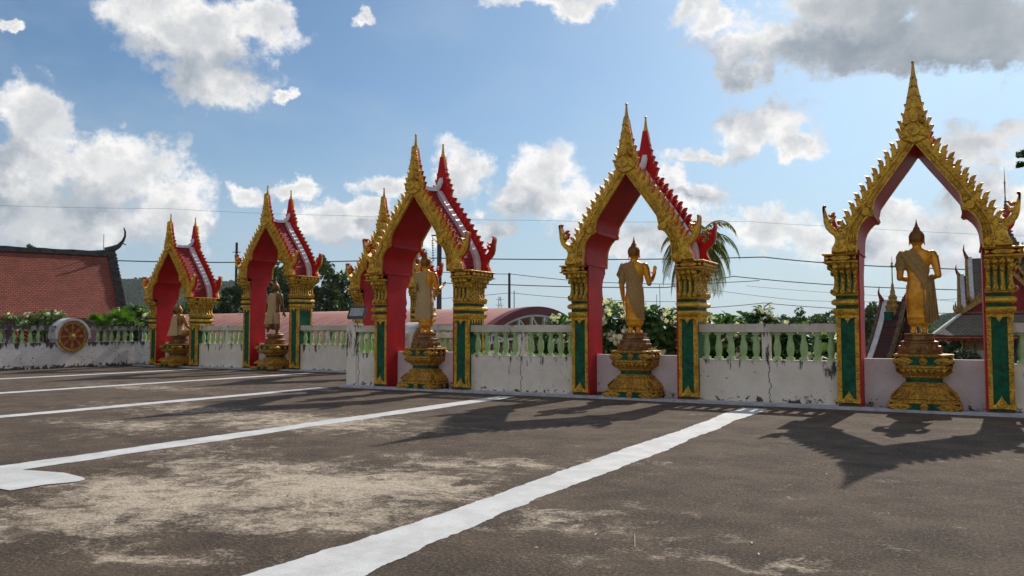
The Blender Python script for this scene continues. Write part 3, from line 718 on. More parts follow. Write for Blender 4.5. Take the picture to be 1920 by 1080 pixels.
# ------------------------------------------------------------------ wheel medallions
WHEELG = mat('tarnished_wheel_gold', (.55,.30,.06), (.28,.14,.035), 12, .5, .4, .4, 40)
WHEELR = mat('wheel_red_panel', (.36,.035,.02), (.22,.06,.02), 10, .6, 0, .2, 30)
HOODW = mat('hood_white_plaster', (.60,.60,.60), (.42,.42,.42), 5, .8, 0, .2, 30, c3=(.16,.155,.15), s3=6)
def wheel(label, loc, rz, r=.60):
    t = thing('wheel_medallion', label, 'medallion', loc, rz, 'wheel medallions in the parapets')
    def ring(r0, r1, y0, y1, a0=0, a1=2*math.pi, n=48):
        b = MB(); rr = []
        for i in range(n+1):
            a = a0 + (a1-a0)*i/n; c, s = math.cos(a), math.sin(a)
            rr.append([(r0*c,y0,r0*s),(r0*c,y1,r0*s),(r1*c,y1,r1*s),(r1*c,y0,r1*s)])
        b.rings(rr, cap=(a1-a0) < 6.2); return b
    b = MB(); b.prism([(r*.98*math.cos(a), r*.98*math.sin(a)) for a in [j*math.pi/24 for j in range(48)]], -.03, .30); obj('disc', b, WHEELR, t)
    b = ring(r*.78, r, -.085, -.02)
    for k in range(32):
        a = k*math.pi/16; b.ball((r*.89*math.cos(a), -.085, r*.89*math.sin(a)), .042, .022, .042, 8, 5)
    obj('rim', b, WHEELG, t)
    for k in range(8):
        b = MB(); a = k*math.pi/4 + math.pi/8*0
        d = Vector((math.cos(a),0,math.sin(a))); p = Vector((-d.z,0,d.x))
        pts = [(.16,.035),(.24,.022),(.30,.05),(.36,.07),(.42,.05),(.47,.03)]
        poly = [(d.x*u*r/.6 + p.x*w, d.z*u*r/.6 + p.z*w) for u, w in pts] + [(d.x*u*r/.6 - p.x*w, d.z*u*r/.6 - p.z*w) for u, w in pts[::-1]]
        b.dome(poly, -.03, -.075, .012); obj('spoke', b, WHEELG, t)
    b = MB(); b.prism([(.16*math.cos(a), .16*math.sin(a)) for a in [j*math.pi/12 for j in range(24)]], -.09, -.02); b.ball((0,-.09,0), .09, .04, .09, 12, 8); obj('hub', b, WHEELG, t)
    obj('white_hood', ring(r*1.01, r*1.17, -.13, .34, R(-8), R(188), 40), HOODW, t)
    obj('wall_collar', ring(r*.985, r*1.08, -.05, .30, R(188.5), R(351.5), 40), HOODW, t)
    return t
wheel('tarnished brown gold wheel medallion under a white hood in the mouldy left parapet', (-29.58, 18.45, 1.20), R(90))
wheel('red and gold wheel medallion under a white hood, seen through a gate behind a statue', (-13.50, 18.70, 1.0), R(90), .56)

# ------------------------------------------------------------------ pedestals
def redent(w, z, d=None):
    d = d or w; n = .13*w
    P = [(w,-d+2*n),(w,d-2*n),(w-n,d-2*n),(w-n,d-n),(w-2*n,d-n),(w-2*n,d),(-w+2*n,d),(-w+2*n,d-n),(-w+n,d-n),(-w+n,d-2*n),(-w,d-2*n),(-w,-d+2*n),(-w+n,-d+2*n),(-w+n,-d+n),(-w+2*n,-d+n),(-w+2*n,-d),(w-2*n,-d),(w-2*n,-d+n),(w-n,-d+n),(w-n,-d+2*n)]
    return [(x,y,z) for x,y in P]
def octo(w, z):
    return [(w*math.cos(a)/math.cos(math.pi/8), w*math.sin(a)/math.cos(math.pi/8), z) for a in [math.pi/8 + k*math.pi/4 for k in range(8)]]
PED_MESH = {}
def pedestal(label, loc, h=1.0, fn='redent', wide=1.0):
    t = thing('statue_pedestal', label, 'pedestal', loc, 0, 'gold and green statue pedestals')
    key = (h, fn, wide)
    if key not in PED_MESH:
        F = (lambda w, z: redent(w*wide, z*h, w*wide*.74)) if fn == 'redent' else (lambda w, z: octo(w*wide, z*h))
        L = []
        b = MB(); b.rings([F(.535,0), F(.535,.045)]); L.append(('footing', b, DARKP))
        b = MB(); b.rings([F(.535,.04), F(.535,.165)]); b.rings([F(.285,.49), F(.285,.62)]); b.rings([F(.43,.80), F(.43,.955)]); L.append(('green_band', b, GREEN))
        b = MB()
        b.rings([F(.55,.150), F(.565,.165), F(.555,.185), F(.52,.20), F(.52,.225), F(.545,.235), F(.535,.25), F(.50,.27), F(.44,.33), F(.385,.40), F(.35,.44), F(.365,.455), F(.36,.47), F(.33,.485), F(.285,.51)])
        b.rings([F(.285,.575), F(.31,.59), F(.335,.60), F(.33,.62), F(.375,.66), F(.41,.73), F(.435,.755), F(.45,.765), F(.445,.80), F(.42,.812)])
        b.rings([F(.42,.94), F(.45,.95), F(.47,.965), F(.47,.992), F(.45,1.0)])
        # relief
        for s4 in range(4):
            rot = Matrix.Rotation(s4*math.pi/2, 4, 'Z')
            c = MB()
            hw = wide; dp = .74 if fn == 'redent' and s4 % 2 == 0 else 1.0; lw_ = .74 if fn == 'redent' and s4 % 2 == 1 else 1.0
            for (zc, y, hh, n, ww) in ((.098*h, -.537, .066, 3, .19), (.876*h, -.432, .070, 3, .155)):
                for k in range(n):
                    xc = (k-(n-1)/2)*2.15*ww*hw*.93; w2 = ww*hw if k != 1 else .07*hw
                    c.dome([(xc+w2*math.cos(a)*(1 if abs(math.cos(a))>.9 else .86), zc+hh*h*math.sin(a)) for a in [j*math.pi/6 for j in range(12)]], y*hw, y*hw-.03, .014)
                    c.dome([(xc+w2*.5*math.cos(a), zc+hh*.5*h*math.sin(a)) for a in [j*math.pi/4 for j in range(8)]], y*hw-.029, y*hw-.045, .01)
            for k in range(9):   # lotus petals on the slopes
                xc = (k-4)*.097*hw
                c.add([(xc-.048*hw,-.52*hw,.262*h),(xc+.048*hw,-.52*hw,.262*h),(xc*.88+.034*hw,-.435*hw,.36*h),(xc*.76,-.38*hw,.43*h),(xc*.88-.034*hw,-.435*hw,.36*h),(xc*.95,-.495*hw-.018,.31*h)], [(0,1,5),(1,2,5),(2,3,5),(3,4,5),(4,0,5)])
            for k in range(8):
                xc = (k-3.5)*.094*hw
                c.add([(xc-.044*hw,-.436*hw,.75*h),(xc+.044*hw,-.436*hw,.75*h),(xc*.93+.03*hw,-.40*hw,.68*h),(xc*.85,-.345*hw,.625*h),(xc*.93-.03*hw,-.40*hw,.68*h),(xc*.96,-.425*hw-.014,.69*h)], [(1,0,5),(2,1,5),(3,2,5),(4,3,5),(0,4,5)])
            c.v = [(x*lw_, y*dp if dp == 1 else (y*.74), z) for x, y, z in c.v]; b.add([tuple(rot @ Vector(v)) for v in c.v], c.f)
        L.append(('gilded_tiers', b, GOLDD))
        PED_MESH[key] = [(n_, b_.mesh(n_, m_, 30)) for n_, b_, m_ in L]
    for n_, me in PED_MESH[key]: obj(n_, me, None, t)
    return t

# ------------------------------------------------------------------ statues
def ell(cx, cy, z, rx, ry, n=28, p=2.0):
    out = []
    for k in range(n):
        a = 2*math.pi*k/n; c, s = math.cos(a), math.sin(a)
        out.append((cx + rx*math.copysign(abs(c)**(2/p), c), cy + ry*math.copysign(abs(s)**(2/p), s), z))
    return out
def hand(b, wrist, d, palm_n, s, curl=.3, size=1.0):
    """hand with palm and five separate fingers; d = pointing direction, palm_n = palm normal, s = thumb side"""
    d = Vector(d).normalized(); nrm = Vector(palm_n); nrm = (nrm - d*nrm.dot(d)).normalized(); side = d.cross(nrm)*s
    c = Vector(wrist) + d*.05*size
    M = Matrix((side, nrm, d)).transposed()
    b.ball(c, .042*size, .02*size, .058*size, 12, 8, rot=M)
    for k, ln in enumerate((.085,.098,.092,.072)):
        o = c + d*.045*size + side*(.031-.021*k)*size
        p1 = o + d*ln*.4*size + nrm*curl*.01; p2 = p1 + (d*(1-curl*.5)+nrm*curl).normalized()*ln*.35*size; p3 = p2 + (d*(1-curl)+nrm*curl*1.3).normalized()*ln*.25*size
        b.tube([o, p1, p2, p3], [.0105*size,.010*size,.009*size,.007*size], 7)
    o = c - d*.02*size + side*.035*size
    b.tube([o, o+(d*.5+side*.8).normalized()*.035*size, o+(d*.85+side*.75).normalized()*.07*size], [.0125*size,.011*size,.008*size], 7)
def head(b, z, cy=0.):
    """face towards +Y"""
    b.rings([ell(0,cy,z-.165,.072,.072), ell(0,cy,z-.10,.066,.068), ell(0,cy+.01,z-.07,.068,.075)])
    b.rings([ell(0,cy+.03,z-.155,.03,.035), ell(0,cy+.026,z-.145,.062,.07), ell(0,cy+.018,z-.11,.088,.10), ell(0,cy+.008,z-.06,.103,.122), ell(0,cy,z,.113,.135), ell(0,cy-.004,z+.05,.112,.134), ell(0,cy-.006,z+.10,.092,.112), ell(0,cy-.006,z+.135,.055,.07), ell(0,cy-.006,z+.15,.015,.02)])
    b.tube([(0,cy+.125,z+.02),(0,cy+.148,z-.035),(0,cy+.15,z-.05)], [.009,.016,.018], 8)
    b.ball((0,cy+.115,z-.088), .035,.018,.010, 10, 6)
    for s in (-1,1):
        b.ball((s*.042,cy+.118,z-.008), .026,.014,.010, 8, 6)
        b.ball((s*.117,cy-.005,z-.02), .013,.03,.05, 8, 8)
        b.tube([(s*.121,cy,z-.06),(s*.124,cy+.004,z-.11),(s*.118,cy+.004,z-.135)], [.013,.015,.009], 7)
def hair_mb(z, cy=0.):
    b = MB()
    b.rings([ell(0,cy-.03,z-.075,.090,.090), ell(0,cy-.025,z-.05,.110,.112), ell(0,cy-.018,z,.121,.132), ell(0,cy-.014,z+.05,.120,.133), ell(0,cy-.012,z+.10,.100,.113), ell(0,cy-.012,z+.135,.068,.078),
             ell(0,cy-.012,z+.16,.056,.060), ell(0,cy-.012,z+.185,.050,.052), ell(0,cy-.012,z+.205,.034,.036), ell(0,cy-.012,z+.215,.026,.026), ell(0,cy-.012,z+.23,.030,.030), ell(0,cy-.012,z+.25,.020,.020), ell(0,cy-.012,z+.29,.011,.011), ell(0,cy-.012,z+.34,.004,.004)])
    r = random.Random(3)
    for i in range(150):
        ph = math.asin(-.35 + 1.25*((i+.5)/150)) if -.35+1.25*((i+.5)/150) < 1 else 1.4; an = i*2.39996
        x, y, zz = .117*math.cos(ph)*math.cos(an), .128*math.cos(ph)*math.sin(an), .128*math.sin(ph)
        if y > .05 and zz < .06: continue
        b.ball((x, cy-.016+y, z+.015+zz), .013,.013,.013, 6, 4)
    return b
DG = None
def fuse(mb, name, m, vox=.0125, smooth_it=4):
    """one continuous skin round all the pieces"""
    me = mb.mesh(name, m, 0); o = bpy.data.objects.new(name, me); COL.objects.link(o)
    md = o.modifiers.new('r', 'REMESH'); md.mode = 'VOXEL'; md.voxel_size = vox; md.use_smooth_shade = True
    sm = o.modifiers.new('s', 'SMOOTH'); sm.iterations = smooth_it; sm.factor = .5
    bpy.context.view_layer.update(); ev = o.evaluated_get(bpy.context.evaluated_depsgraph_get())
    out = bpy.data.meshes.new_from_object(ev); out.name = name; bpy.data.objects.remove(o)
    out.materials.clear(); out.materials.append(m)
    return out
def drape(me, name, m, pred, push=.014, folds=0.):
    """cloth lying on the body wherever pred(x,y,z) holds"""
    nv = len(me.vertices); co = np.empty(nv*3, 'f'); me.vertices.foreach_get('co', co); co = co.reshape(-1,3)
    no = np.empty(nv*3, 'f'); me.vertices.foreach_get('normal', no); no = no.reshape(-1,3)
    sel = np.array([pred(*c) for c in co])
    mp = {}; vs = []; fs = []
    for p in me.polygons:
        ids = list(p.vertices)
        if all(sel[i] for i in ids):
            f = []
            for i in ids:
                if i not in mp:
                    mp[i] = len(vs); c = co[i] + no[i]*(push + folds*math.sin(co[i][0]*60 + co[i][2]*38)); vs.append(tuple(map(float, c)))
                f.append(mp[i])
            fs.append(tuple(f))
    b = MB(); b.add(vs, fs); out = b.mesh(name, m, 180)
    o = bpy.data.objects.new(name, out); COL.objects.link(o); sd_ = o.modifiers.new('t', 'SOLIDIFY'); sd_.thickness = .010; sd_.offset = -1
    ev = o.evaluated_get(bpy.context.evaluated_depsgraph_get()); res = bpy.data.meshes.new_from_object(ev); res.name = name; bpy.data.objects.remove(o)
    return res
def standing_body(arms, step=0, sway=0.):
    b = MB()
    Rn = [(.15,.150,.105,0),(.17,.178,.125,0),(.24,.183,.13,0),(.42,.188,.135,.0),(.62,.200,.142,-.008),(.74,.196,.140,-.012),(.86,.178,.125,-.005),(.98,.166,.115,.0),(1.08,.170,.116,.004),(1.20,.198,.125,.004),(1.32,.228,.126,-.004),(1.40,.238,.115,-.01),(1.455,.205,.095,-.012),(1.49,.13,.08,-.008),(1.52,.078,.072,0),(1.56,.068,.068,.004)]
    b.rings([ell(sway*math.sin(z*2.6), cy, z, rx, ry, 32, 2.25) for z, rx, ry, cy in Rn])
    b.rings([ell(0,0,z,rx,ry,32,2.3) for z, rx, ry in ((.255,.182,.13),(.27,.190,.138),(.30,.190,.138),(.315,.183,.132))])
    for s in (-1, 1):
        if step and s == -1:
            b.tube([(-.08,.0,.42),(-.085,-.06,.28),(-.09,-.20,.22)], [.085,.07,.05], 12); b.tube([(-.09,-.20,.22),(-.09,-.27,.15),(-.09,-.28,.06)], [.055,.05,.04], 10)
        else:
            b.tube([(s*.085,.0,.30),(s*.085,-.005,.18),(s*.085,-.01,.06),(s*.085,-.01,.03)], [.075,.058,.050,.055], 12)
            b.rings([[(s*.085+x*w, y, z) for x, y in ((-1,-.06),(-.6,-.075),(.6,-.075),(1,-.06),(1.05,.08),(.7,.16),(-.7,.16),(-1.05,.08))] for z, w in ((.0,.05),(.03,.05),(.055,.04))])
            for k in range(5): b.ball((s*.085+(-.036+.018*k), .165-.008*abs(k-2), .016), .010,.022,.014, 6, 5)
        b.ball((s*.235,-.008,1.385), .085,.085,.085, 12, 8)
    for s, pts, h in arms:
        r = [.082,.070,.058,.050,.040,.034]
        P = [Vector(p) for p in pts]; Q = [P[0], (P[0]+P[1])/2, P[1], (P[1]+P[2])/2, P[2]]
        b.tube(Q, [.078,.068,.058,.050,.036], 12); b.ball(P[1], .056,.056,.056, 10, 7)
        hand(b, P[2], h[0], h[1], h[2], h[3], 1.12)
    head(b, 1.69)
    return b
def statue_base(mb_fn, z0, z1):
    b = MB()
    if mb_fn == 'oct':
        b.rings([octo(w, z) for w, z in ((.345,z0),(.35,z0+.03),(.335,z0+.05),(.30,z0+.14),(.285,z0+.19),(.30,z0+.20),(.295,z0+.22),(.25,z0+.235))])
        b.rings([octo(w, z) for w, z in ((.235,z0+.23),(.245,z0+.25),(.228,z0+.29),(.228,z0+.32),(.24,z0+.33),(.236,z1),)])
        for k in range(16):
            a = k*math.pi/8; b.ball((.315*math.cos(a), .315*math.sin(a), z0+.09), .05,.05,.06, 7, 5)
    else:
        b.rings([ell(0,0,z,w,w*.95,28,2.6) for w, z in ((.36,z0),(.365,z0+.05),(.34,z0+.06),(.34,z0+.16),(.36,z0+.17),(.33,z0+.19),(.24,z0+.22),(.25,z0+.26),(.29,z0+.29),(.29,z1-.02),(.27,z1))])
    return b
SG = 'golden robed statues standing in the gates'
def statue(label, loc, body, pred, m_cloth, extra=None, base='oct', bz=.36, body_m=None, folds=.0, hz=1.69, hy=0., name='standing_statue'):
    t = thing(name, label, 'statue', loc, 0, SG if name == 'standing_statue' else None)
    obj('statue_base', statue_base(base, 0, bz), BROWNG, t, 30)
    bm_ = fuse(body, 'body', body_m or BRONZE)
    bo = obj('body', bm_, None, t); bo.location.z = bz
    cl = drape(bm_, 'lace_robe', m_cloth, pred, folds=folds)
    if extra:
        x = extra.mesh('lace_robe', m_cloth, 60)
        bmx = bmesh.new(); bmx.from_mesh(cl); bmx.from_mesh(x); bmx.to_mesh(cl); bmx.free()
        cl.polygons.foreach_set('use_smooth', [True]*len(cl.polygons))
    obj('lace_robe', cl, None, bo)
    obj('hair', hair_mb(hz, hy), HAIR, bo, 60)
    return t
def sheet(pts_rows, wav=.012, th=.008):
    """hanging cloth: grid of points, slightly rippled, with thickness"""
    b = MB(); n = len(pts_rows[0]); m_ = len(pts_rows)
    f_, k_ = [], []
    for j, row in enumerate(pts_rows):
        for i, p in enumerate(row):
            o = wav*math.sin(i*2.1 + j*.35); f_.append((p[0], p[1]+o, p[2])); k_.append((p[0]+.002, p[1]+o+th, p[2]))
    fs = []
    for j in range(m_-1):
        for i in range(n-1):
            a = j*n+i; fs.append((a, a+n, a+n+1, a+1)); q = a + n*m_; fs.append((q, q+1, q+n+1, q+n))
    return b.add(f_+k_, fs)
def grid(c00, c10, c01, c11, nx=9, nz=14, bulge=0.):
    A, B_, C_, D = map(Vector, (c00, c10, c01, c11)); rows = []
    for j in range(nz+1):
        v = j/nz; rows.append([tuple((A.lerp(B_, i/nx)).lerp(C_.lerp(D, i/nx), v) + Vector((0, -bulge*math.sin(math.pi*v), 0))) for i in range(nx+1)])
    return rows

PY = .22   # pedestal centre behind the gate front
def spot(x, y, z=0): return (x, y, z)
# right end gate
pedestal('broad gold and green pedestal under the statue in the right end gate', (X4+.03, GY+PY, 0))
body = standing_body([(-1, ((-.255,-.01,1.36),(-.285,.0,.99),(-.12,.22,.96)), ((.8,.55,.05),(0,-.2,1),-1,.35)), (1, ((.262,-.01,1.36),(.325,-.03,1.02),(.14,.22,.96)), ((-.8,.55,.05),(0,-.2,1),1,.35))])
body.ball((0,.30,1.0), .10,.10,.085, 14, 10)
def pred4(x, y, z):
    if z > 1.475 or (abs(x) > .30 and z < 1.05): return False
    if x < -.17 and z > 1.12: return True            # left shoulder and upper arm
    u = (x + .29) - (1.46 - z)*.62                     # diagonal from left shoulder to right hip
    return -.02 < u < .29 and z > .50 and x < .24
ex = sheet(grid((.04,-.150,.86),(.225,-.10,.92),(.13,-.145,.20),(.215,-.05,.17)), .014)
ex2 = sheet(grid((.17,-.11,1.0),(.255,-.02,.98),(.18,-.10,.20),(.32,.0,.24)), .02); ex.add(ex2.v, ex2.f)
ex3 = sheet(grid((-.30,-.06,1.40),(-.24,-.11,1.42),(-.375,-.03,1.20),(-.30,-.075,1.16), 5, 6), .01); ex.add(ex3.v, ex3.f)
statue('golden standing statue with both hands in front and a diagonal brown lace sash', (X4-.03, GY+PY, 1.0), body, pred4, LACE, ex, folds=.005)
# middle gate
pedestal('gold and green pedestal under the statue with a raised right hand', (X3+.0, GY+PY, 0))
body = standing_body([(-1, ((-.25,-.01,1.36),(-.275,-.01,1.0),(-.262,.05,.68)), ((0.05,.1,-1),(.9,.2,0),1,.2)), (1, ((.258,-.01,1.36),(.325,.0,1.03),(.365,.20,1.21)), ((.1,.05,1),(0,1,0),1,.05))])
def pred3(x, y, z):
    if z > 1.475: return False
    if x < -.20 and z < 1.04: return False
    if x < -.17 and z > 1.04: return True
    u = (x + .29) - (1.46 - z)*.36
    return u > -.05 and z > .42 and x < .235 and (u < .33 or z < 1.18)
ex = sheet(grid((-.02,-.155,.80),(.225,-.09,.95),(.10,-.150,.33),(.245,-.05,.26)), .014)
ex3 = sheet(grid((-.30,-.06,1.42),(-.24,-.11,1.43),(-.40,-.02,1.24),(-.30,-.075,1.12), 5, 6), .01); ex.add(ex3.v, ex3.f)
statue('golden standing statue with its right palm raised and a brown lace robe over its back', (X3-.02, GY+PY, 1.0), body, pred3, LACE, ex, folds=.005)
# gate nearest the broken wall end
pedestal('gold and green pedestal under the statue with hands before its chest', (X2+.02, GY+PY, 0))
body = standing_body([(-1, ((-.25,-.01,1.36),(-.285,.02,1.03),(-.12,.26,1.10)), ((.7,.6,.3),(0,-.3,1),-1,.3)), (1, ((.258,-.01,1.36),(.325,.01,1.05),(.27,.27,1.12)), ((.05,.75,.55),(-.2,-.6,.8),1,.3))])
def pred2(x, y, z):
    if z > 1.475 or z < .40: return False
    if x > .245 or (x > .10 and z > 1.12): return False
    return z > .40
ex = sheet(grid((-.20,-.11,1.0),(.20,-.10,1.0),(-.21,-.165,.36),(.22,-.145,.30), 14, 14), .018)
ex.add(*(lambda q: (q.v, q.f))(sheet(grid((-.23,.05,1.2),(-.22,-.10,1.2),(-.25,.06,.55),(-.215,-.15,.40), 8, 12), .012)))
statue('golden standing statue wrapped in cream net cloth with its hands before its chest', (X2+.02, GY+PY, 1.0), body, pred2, LACE2, ex, folds=.004)
# tall gate
pedestal('round stepped pedestal under the statue balancing on one leg', (-21.8+.05, BY+PY, 0), .92, 'octo', 1.12)
body = standing_body([(-1, ((-.25,-.01,1.36),(-.29,.0,1.0),(-.22,.18,.82)), ((.2,.6,-.6),(.8,0,.3),1,.3)), (1, ((.258,-.01,1.36),(.31,.0,1.02),(.25,.14,.80)), ((.0,.5,-.8),(-.8,0,.3),-1,.3))], step=1)
body.ball((-.10,-.24,.27), .13,.13,.12, 12, 9)
def pred1(x, y, z):
    if z > 1.47 or z < .36: return False
    return not (x > .12 and z > .78) and not (x > .245)
ex = sheet(grid((-.22,-.13,1.2),(.10,-.13,1.2),(-.24,-.32,.36),(.05,-.20,.36), 12, 14), .015)
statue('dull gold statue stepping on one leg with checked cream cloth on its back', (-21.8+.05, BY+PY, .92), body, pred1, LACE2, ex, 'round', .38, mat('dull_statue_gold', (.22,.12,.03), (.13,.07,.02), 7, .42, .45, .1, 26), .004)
# seated statue
pedestal('round stepped pedestal under the seated statue', (-27.06+.05, BY+PY, 0), .90, 'octo', 1.12)
def seated_body():
    b = MB()
    b.rings([ell(0,cy,z,rx,ry,32,2.3) for z, rx, ry, cy in ((.0,.34,.26,.05),(.06,.36,.28,.05),(.16,.30,.22,0),(.24,.215,.16,-.02),(.36,.185,.135,-.02),(.50,.20,.135,-.02),(.64,.25,.14,-.02),(.74,.265,.13,-.03),(.80,.20,.10,-.03),(.84,.10,.08,-.02),(.90,.07,.07,-.01))])
    for s in (-1, 1):
        b.tube([(s*.16,-.02,.13),(s*.34,.10,.13),(s*.47,.22,.11)], [.14,.125,.095], 14); b.tube([(s*.47,.22,.11),(s*.25,.36,.10),(s*-.05,.40,.10+.05*(s>0))], [.095,.08,.06], 12)
        b.ball((s*-.14,.41,.12+.05*(s>0)), .10,.05,.045, 10, 7); b.ball((s*.26,-.02,.725), .09,.09,.09, 12, 8)
    b.tube([(-.27,-.02,.71),(-.33,.0,.52),(-.35,.03,.38)], [.078,.066,.058], 12); b.tube([(-.35,.03,.38),(-.22,.20,.26),(-.08,.30,.23)], [.058,.048,.036], 12); hand(b, (-.08,.30,.23), (.9,.3,0), (0,0,1), 1, .15, 1.1)
    b.tube([(.28,-.02,.71),(.35,.02,.52),(.39,.06,.40)], [.078,.066,.058], 12); b.tube([(.39,.06,.40),(.44,.20,.30),(.47,.30,.21)], [.058,.048,.036], 12); hand(b, (.47,.30,.21), (.1,.35,-.8), (-.6,-.6,-.3), -1, .3, 1.1)
    head(b, 1.02, -.01)
    return b
def pred0(x, y, z):
    if z > .80: return False
    if z < .05: return False
    if x > .10 and z > .42: return False
    if x > .30: return False
    return y < .20
ex = sheet(grid((-.30,-.13,.70),(.10,-.155,.74),(-.30,-.31,.02),(.24,-.29,.02), 14, 12), .016)
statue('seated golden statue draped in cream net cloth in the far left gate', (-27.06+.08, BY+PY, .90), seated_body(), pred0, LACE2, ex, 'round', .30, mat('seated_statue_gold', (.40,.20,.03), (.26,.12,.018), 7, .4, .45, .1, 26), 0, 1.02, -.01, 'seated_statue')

# ------------------------------------------------------------------ flood light and solar panel on the broken wall end
ALU = mat('grey_metal', (.35,.36,.37), (.27,.28,.29), 9, .4, .7, .05, 40)
BLACKP = mat('black_lamp_housing', (.02,.02,.022), (.035,.035,.036), 12, .5, 0, .1, 40)
LENS = mat('lamp_glass', (.30,.31,.31), (.22,.23,.23), 3, .12, .0, .05, 60, spec=.8)
t = thing('flood_light', 'black flood light on two short legs on the broken end of the wall', 'lamp', (-13.46, 15.92, 1.585), R(12))
b = MB()
tilt = Matrix.Rotation(R(-28), 4, 'X')
def tl(mb, off): mb.v = [tuple(tilt @ Vector(v) + Vector(off)) for v in mb.v]; return mb
b = MB(); b.box(-.23,.23,-.0,.05,-.17,.17); b.box(-.20,.20,.051,.085,-.14,.14)
for k in range(7): b.box(-.18+k*.055,-.16+k*.055,.086,.115,-.13,.13)
for (x0,x1,z0,z1) in ((-.23,.23,.135,.17),(-.23,.23,-.17,-.115),(-.23,-.20,-.113,.133),(.20,.23,-.113,.133)): b.box(x0,x1,-.03,-.001,z0,z1)
obj('housing', tl(b,(0,0,.29)), BLACKP, t, 0)
b = MB(); b.box(-.199,.199,-.016,-.002,-.113,.133); obj('glass', tl(b,(0,0,.29)), LENS, t, 0)
for s in (-1,1):
    b = MB(); b.bar((s*.10,.03,0),(s*.10,.03,.24),.025); b.box(s*.10-.04,s*.10+.04,-.01,.07,.0,.012); obj('leg', b, ALU, t, 0)
t = thing('solar_panel', 'tilted pale solar panel on a thin post beside a gate pier', 'solar panel', (-12.75, 16.05, 1.54), R(20))
b = MB(); b.bar((0,0,0),(0,0,.36),.035); obj('post', b, ALU, t, 0)
tilt = Matrix.Rotation(R(-38), 4, 'Y') @ Matrix.Rotation(R(14), 4, 'X')
b = MB(); b.box(-.30,.30,-.24,.24,.0,.03)
obj('panel', tl(b,(0,0,.36)), mat('panel_pale_back', (.48,.47,.45), (.40,.39,.38), 6, .5, 0, .05, 40), t, 0)
b = MB(); b.box(-.28,.28,-.22,.22,.031,.036); obj('cells', tl(b,(0,0,.36)), mat('solar_cells', (.012,.016,.035), (.02,.026,.05), 20, .15), t, 0)
t = thing('metal_frame', 'thin grey metal frame standing on the low side parapet seen through a gate', 'frame', (-13.60, 20.3, 1.34), R(90))
for x in (-.55, .55):
    b = MB(); b.bar((x,0,0),(x,0,.24),.03); obj('leg', b, ALU, t, 0)
b = MB(); b.bar((-.68,0,.25),(.68,0,.25),.035); obj('top_bar', b, ALU, t, 0)

# ------------------------------------------------------------------ land beyond the terrace
LAND = mat('scrub_land', (.05,.07,.025), (.10,.085,.05), .05, .95, 0, 0, coord='Object')
b = MB(); b.add([(-4000,-3000,-4.2),(4000,-3000,-4.2),(4000,5000,-4.2),(-4000,5000,-4.2)], [(0,1,2,3)])
tag(obj('ground', b, LAND, smooth=0), kind='structure')
def leaf_mat(name, c1, c2, c3=None, tr=.35, sp=.35):
    m = bpy.data.materials.new(name); m.use_nodes = True; nt = m.node_tree; n = N(nt)
    b = nt.nodes['Principled BSDF']; b.inputs['Roughness'].default_value = .5; b.inputs['Specular IOR Level'].default_value = sp
    g = n.new('ShaderNodeNewGeometry'); f = g.outputs['Random Per Island']
    col = n.mix(f, rgba(c1), rgba(c2))
    if c3: col = n.mix(n.ramp(f, .80, .86), col, rgba(c3))
    n.put(b.inputs['Base Color'], col)
    t = n.new('ShaderNodeBsdfTranslucent'); n.put(t.inputs[0], n.mix(1.0, col, rgba((1.5,1.6,.7)), 'MULTIPLY'))
    mx = n.new('ShaderNodeMixShader'); mx.inputs[0].default_value = tr
    nt.links.new(b.outputs[0], mx.inputs[1]); nt.links.new(t.outputs[0], mx.inputs[2]); nt.links.new(mx.outputs[0], nt.nodes['Material Output'].inputs[0])
    return m
LEAFD = leaf_mat('dark_tree_leaves', (.018,.042,.012), (.040,.075,.020), (.10,.12,.03))
LEAFM = leaf_mat('mid_tree_leaves', (.030,.065,.018), (.055,.10,.03), (.09,.12,.04))
LEAFP = leaf_mat('plumeria_leaves', (.030,.085,.015), (.055,.13,.025), (.10,.17,.035), .42)
LEAFC = leaf_mat('palm_leaves', (.06,.10,.018), (.10,.14,.028), (.28,.21,.03), .42)
LEAFY = leaf_mat('fan_palm_leaves', (.05,.12,.015), (.09,.17,.025), None, .45)
FLOWER = leaf_mat('plumeria_flowers', (.80,.78,.70), (.75,.72,.60), None, .3)
BARK = mat('grey_bark', (.10,.085,.065), (.05,.042,.034), 8, .9, 0, .6, 30)
FOREST = leaf_mat('far_forest', (.012,.050,.016), (.022,.068,.020), (.034,.082,.022), .15, .0)
def leaves_mesh(name, C, size, mt, seed, aspect=.55, droop=.2):
    """C: leaf centres; each leaf two bent faces"""
    r = np.random.default_rng(seed); n = len(C); C = np.asarray(C, float)
    d = r.normal(size=(n,3)); d[:,2] -= droop; d /= np.linalg.norm(d,axis=1)[:,None]
    u = r.normal(size=(n,3)); u -= d*(u*d).sum(1)[:,None]; u /= np.linalg.norm(u,axis=1)[:,None]
    L = size*r.uniform(.6,1.35,n)[:,None]; w = L*aspect
    nn = np.cross(d,u)
    V = np.stack([C - d*L*.5, C + u*w*.5 + nn*w*.12, C + d*L*.5, C - u*w*.5 + nn*w*.12], 1).reshape(-1,3)
    F = np.arange(4*n).reshape(-1,4)
    me = bpy.data.meshes.new(name); me.from_pydata(V.tolist(), [], F.tolist()); me.materials.append(mt); return me
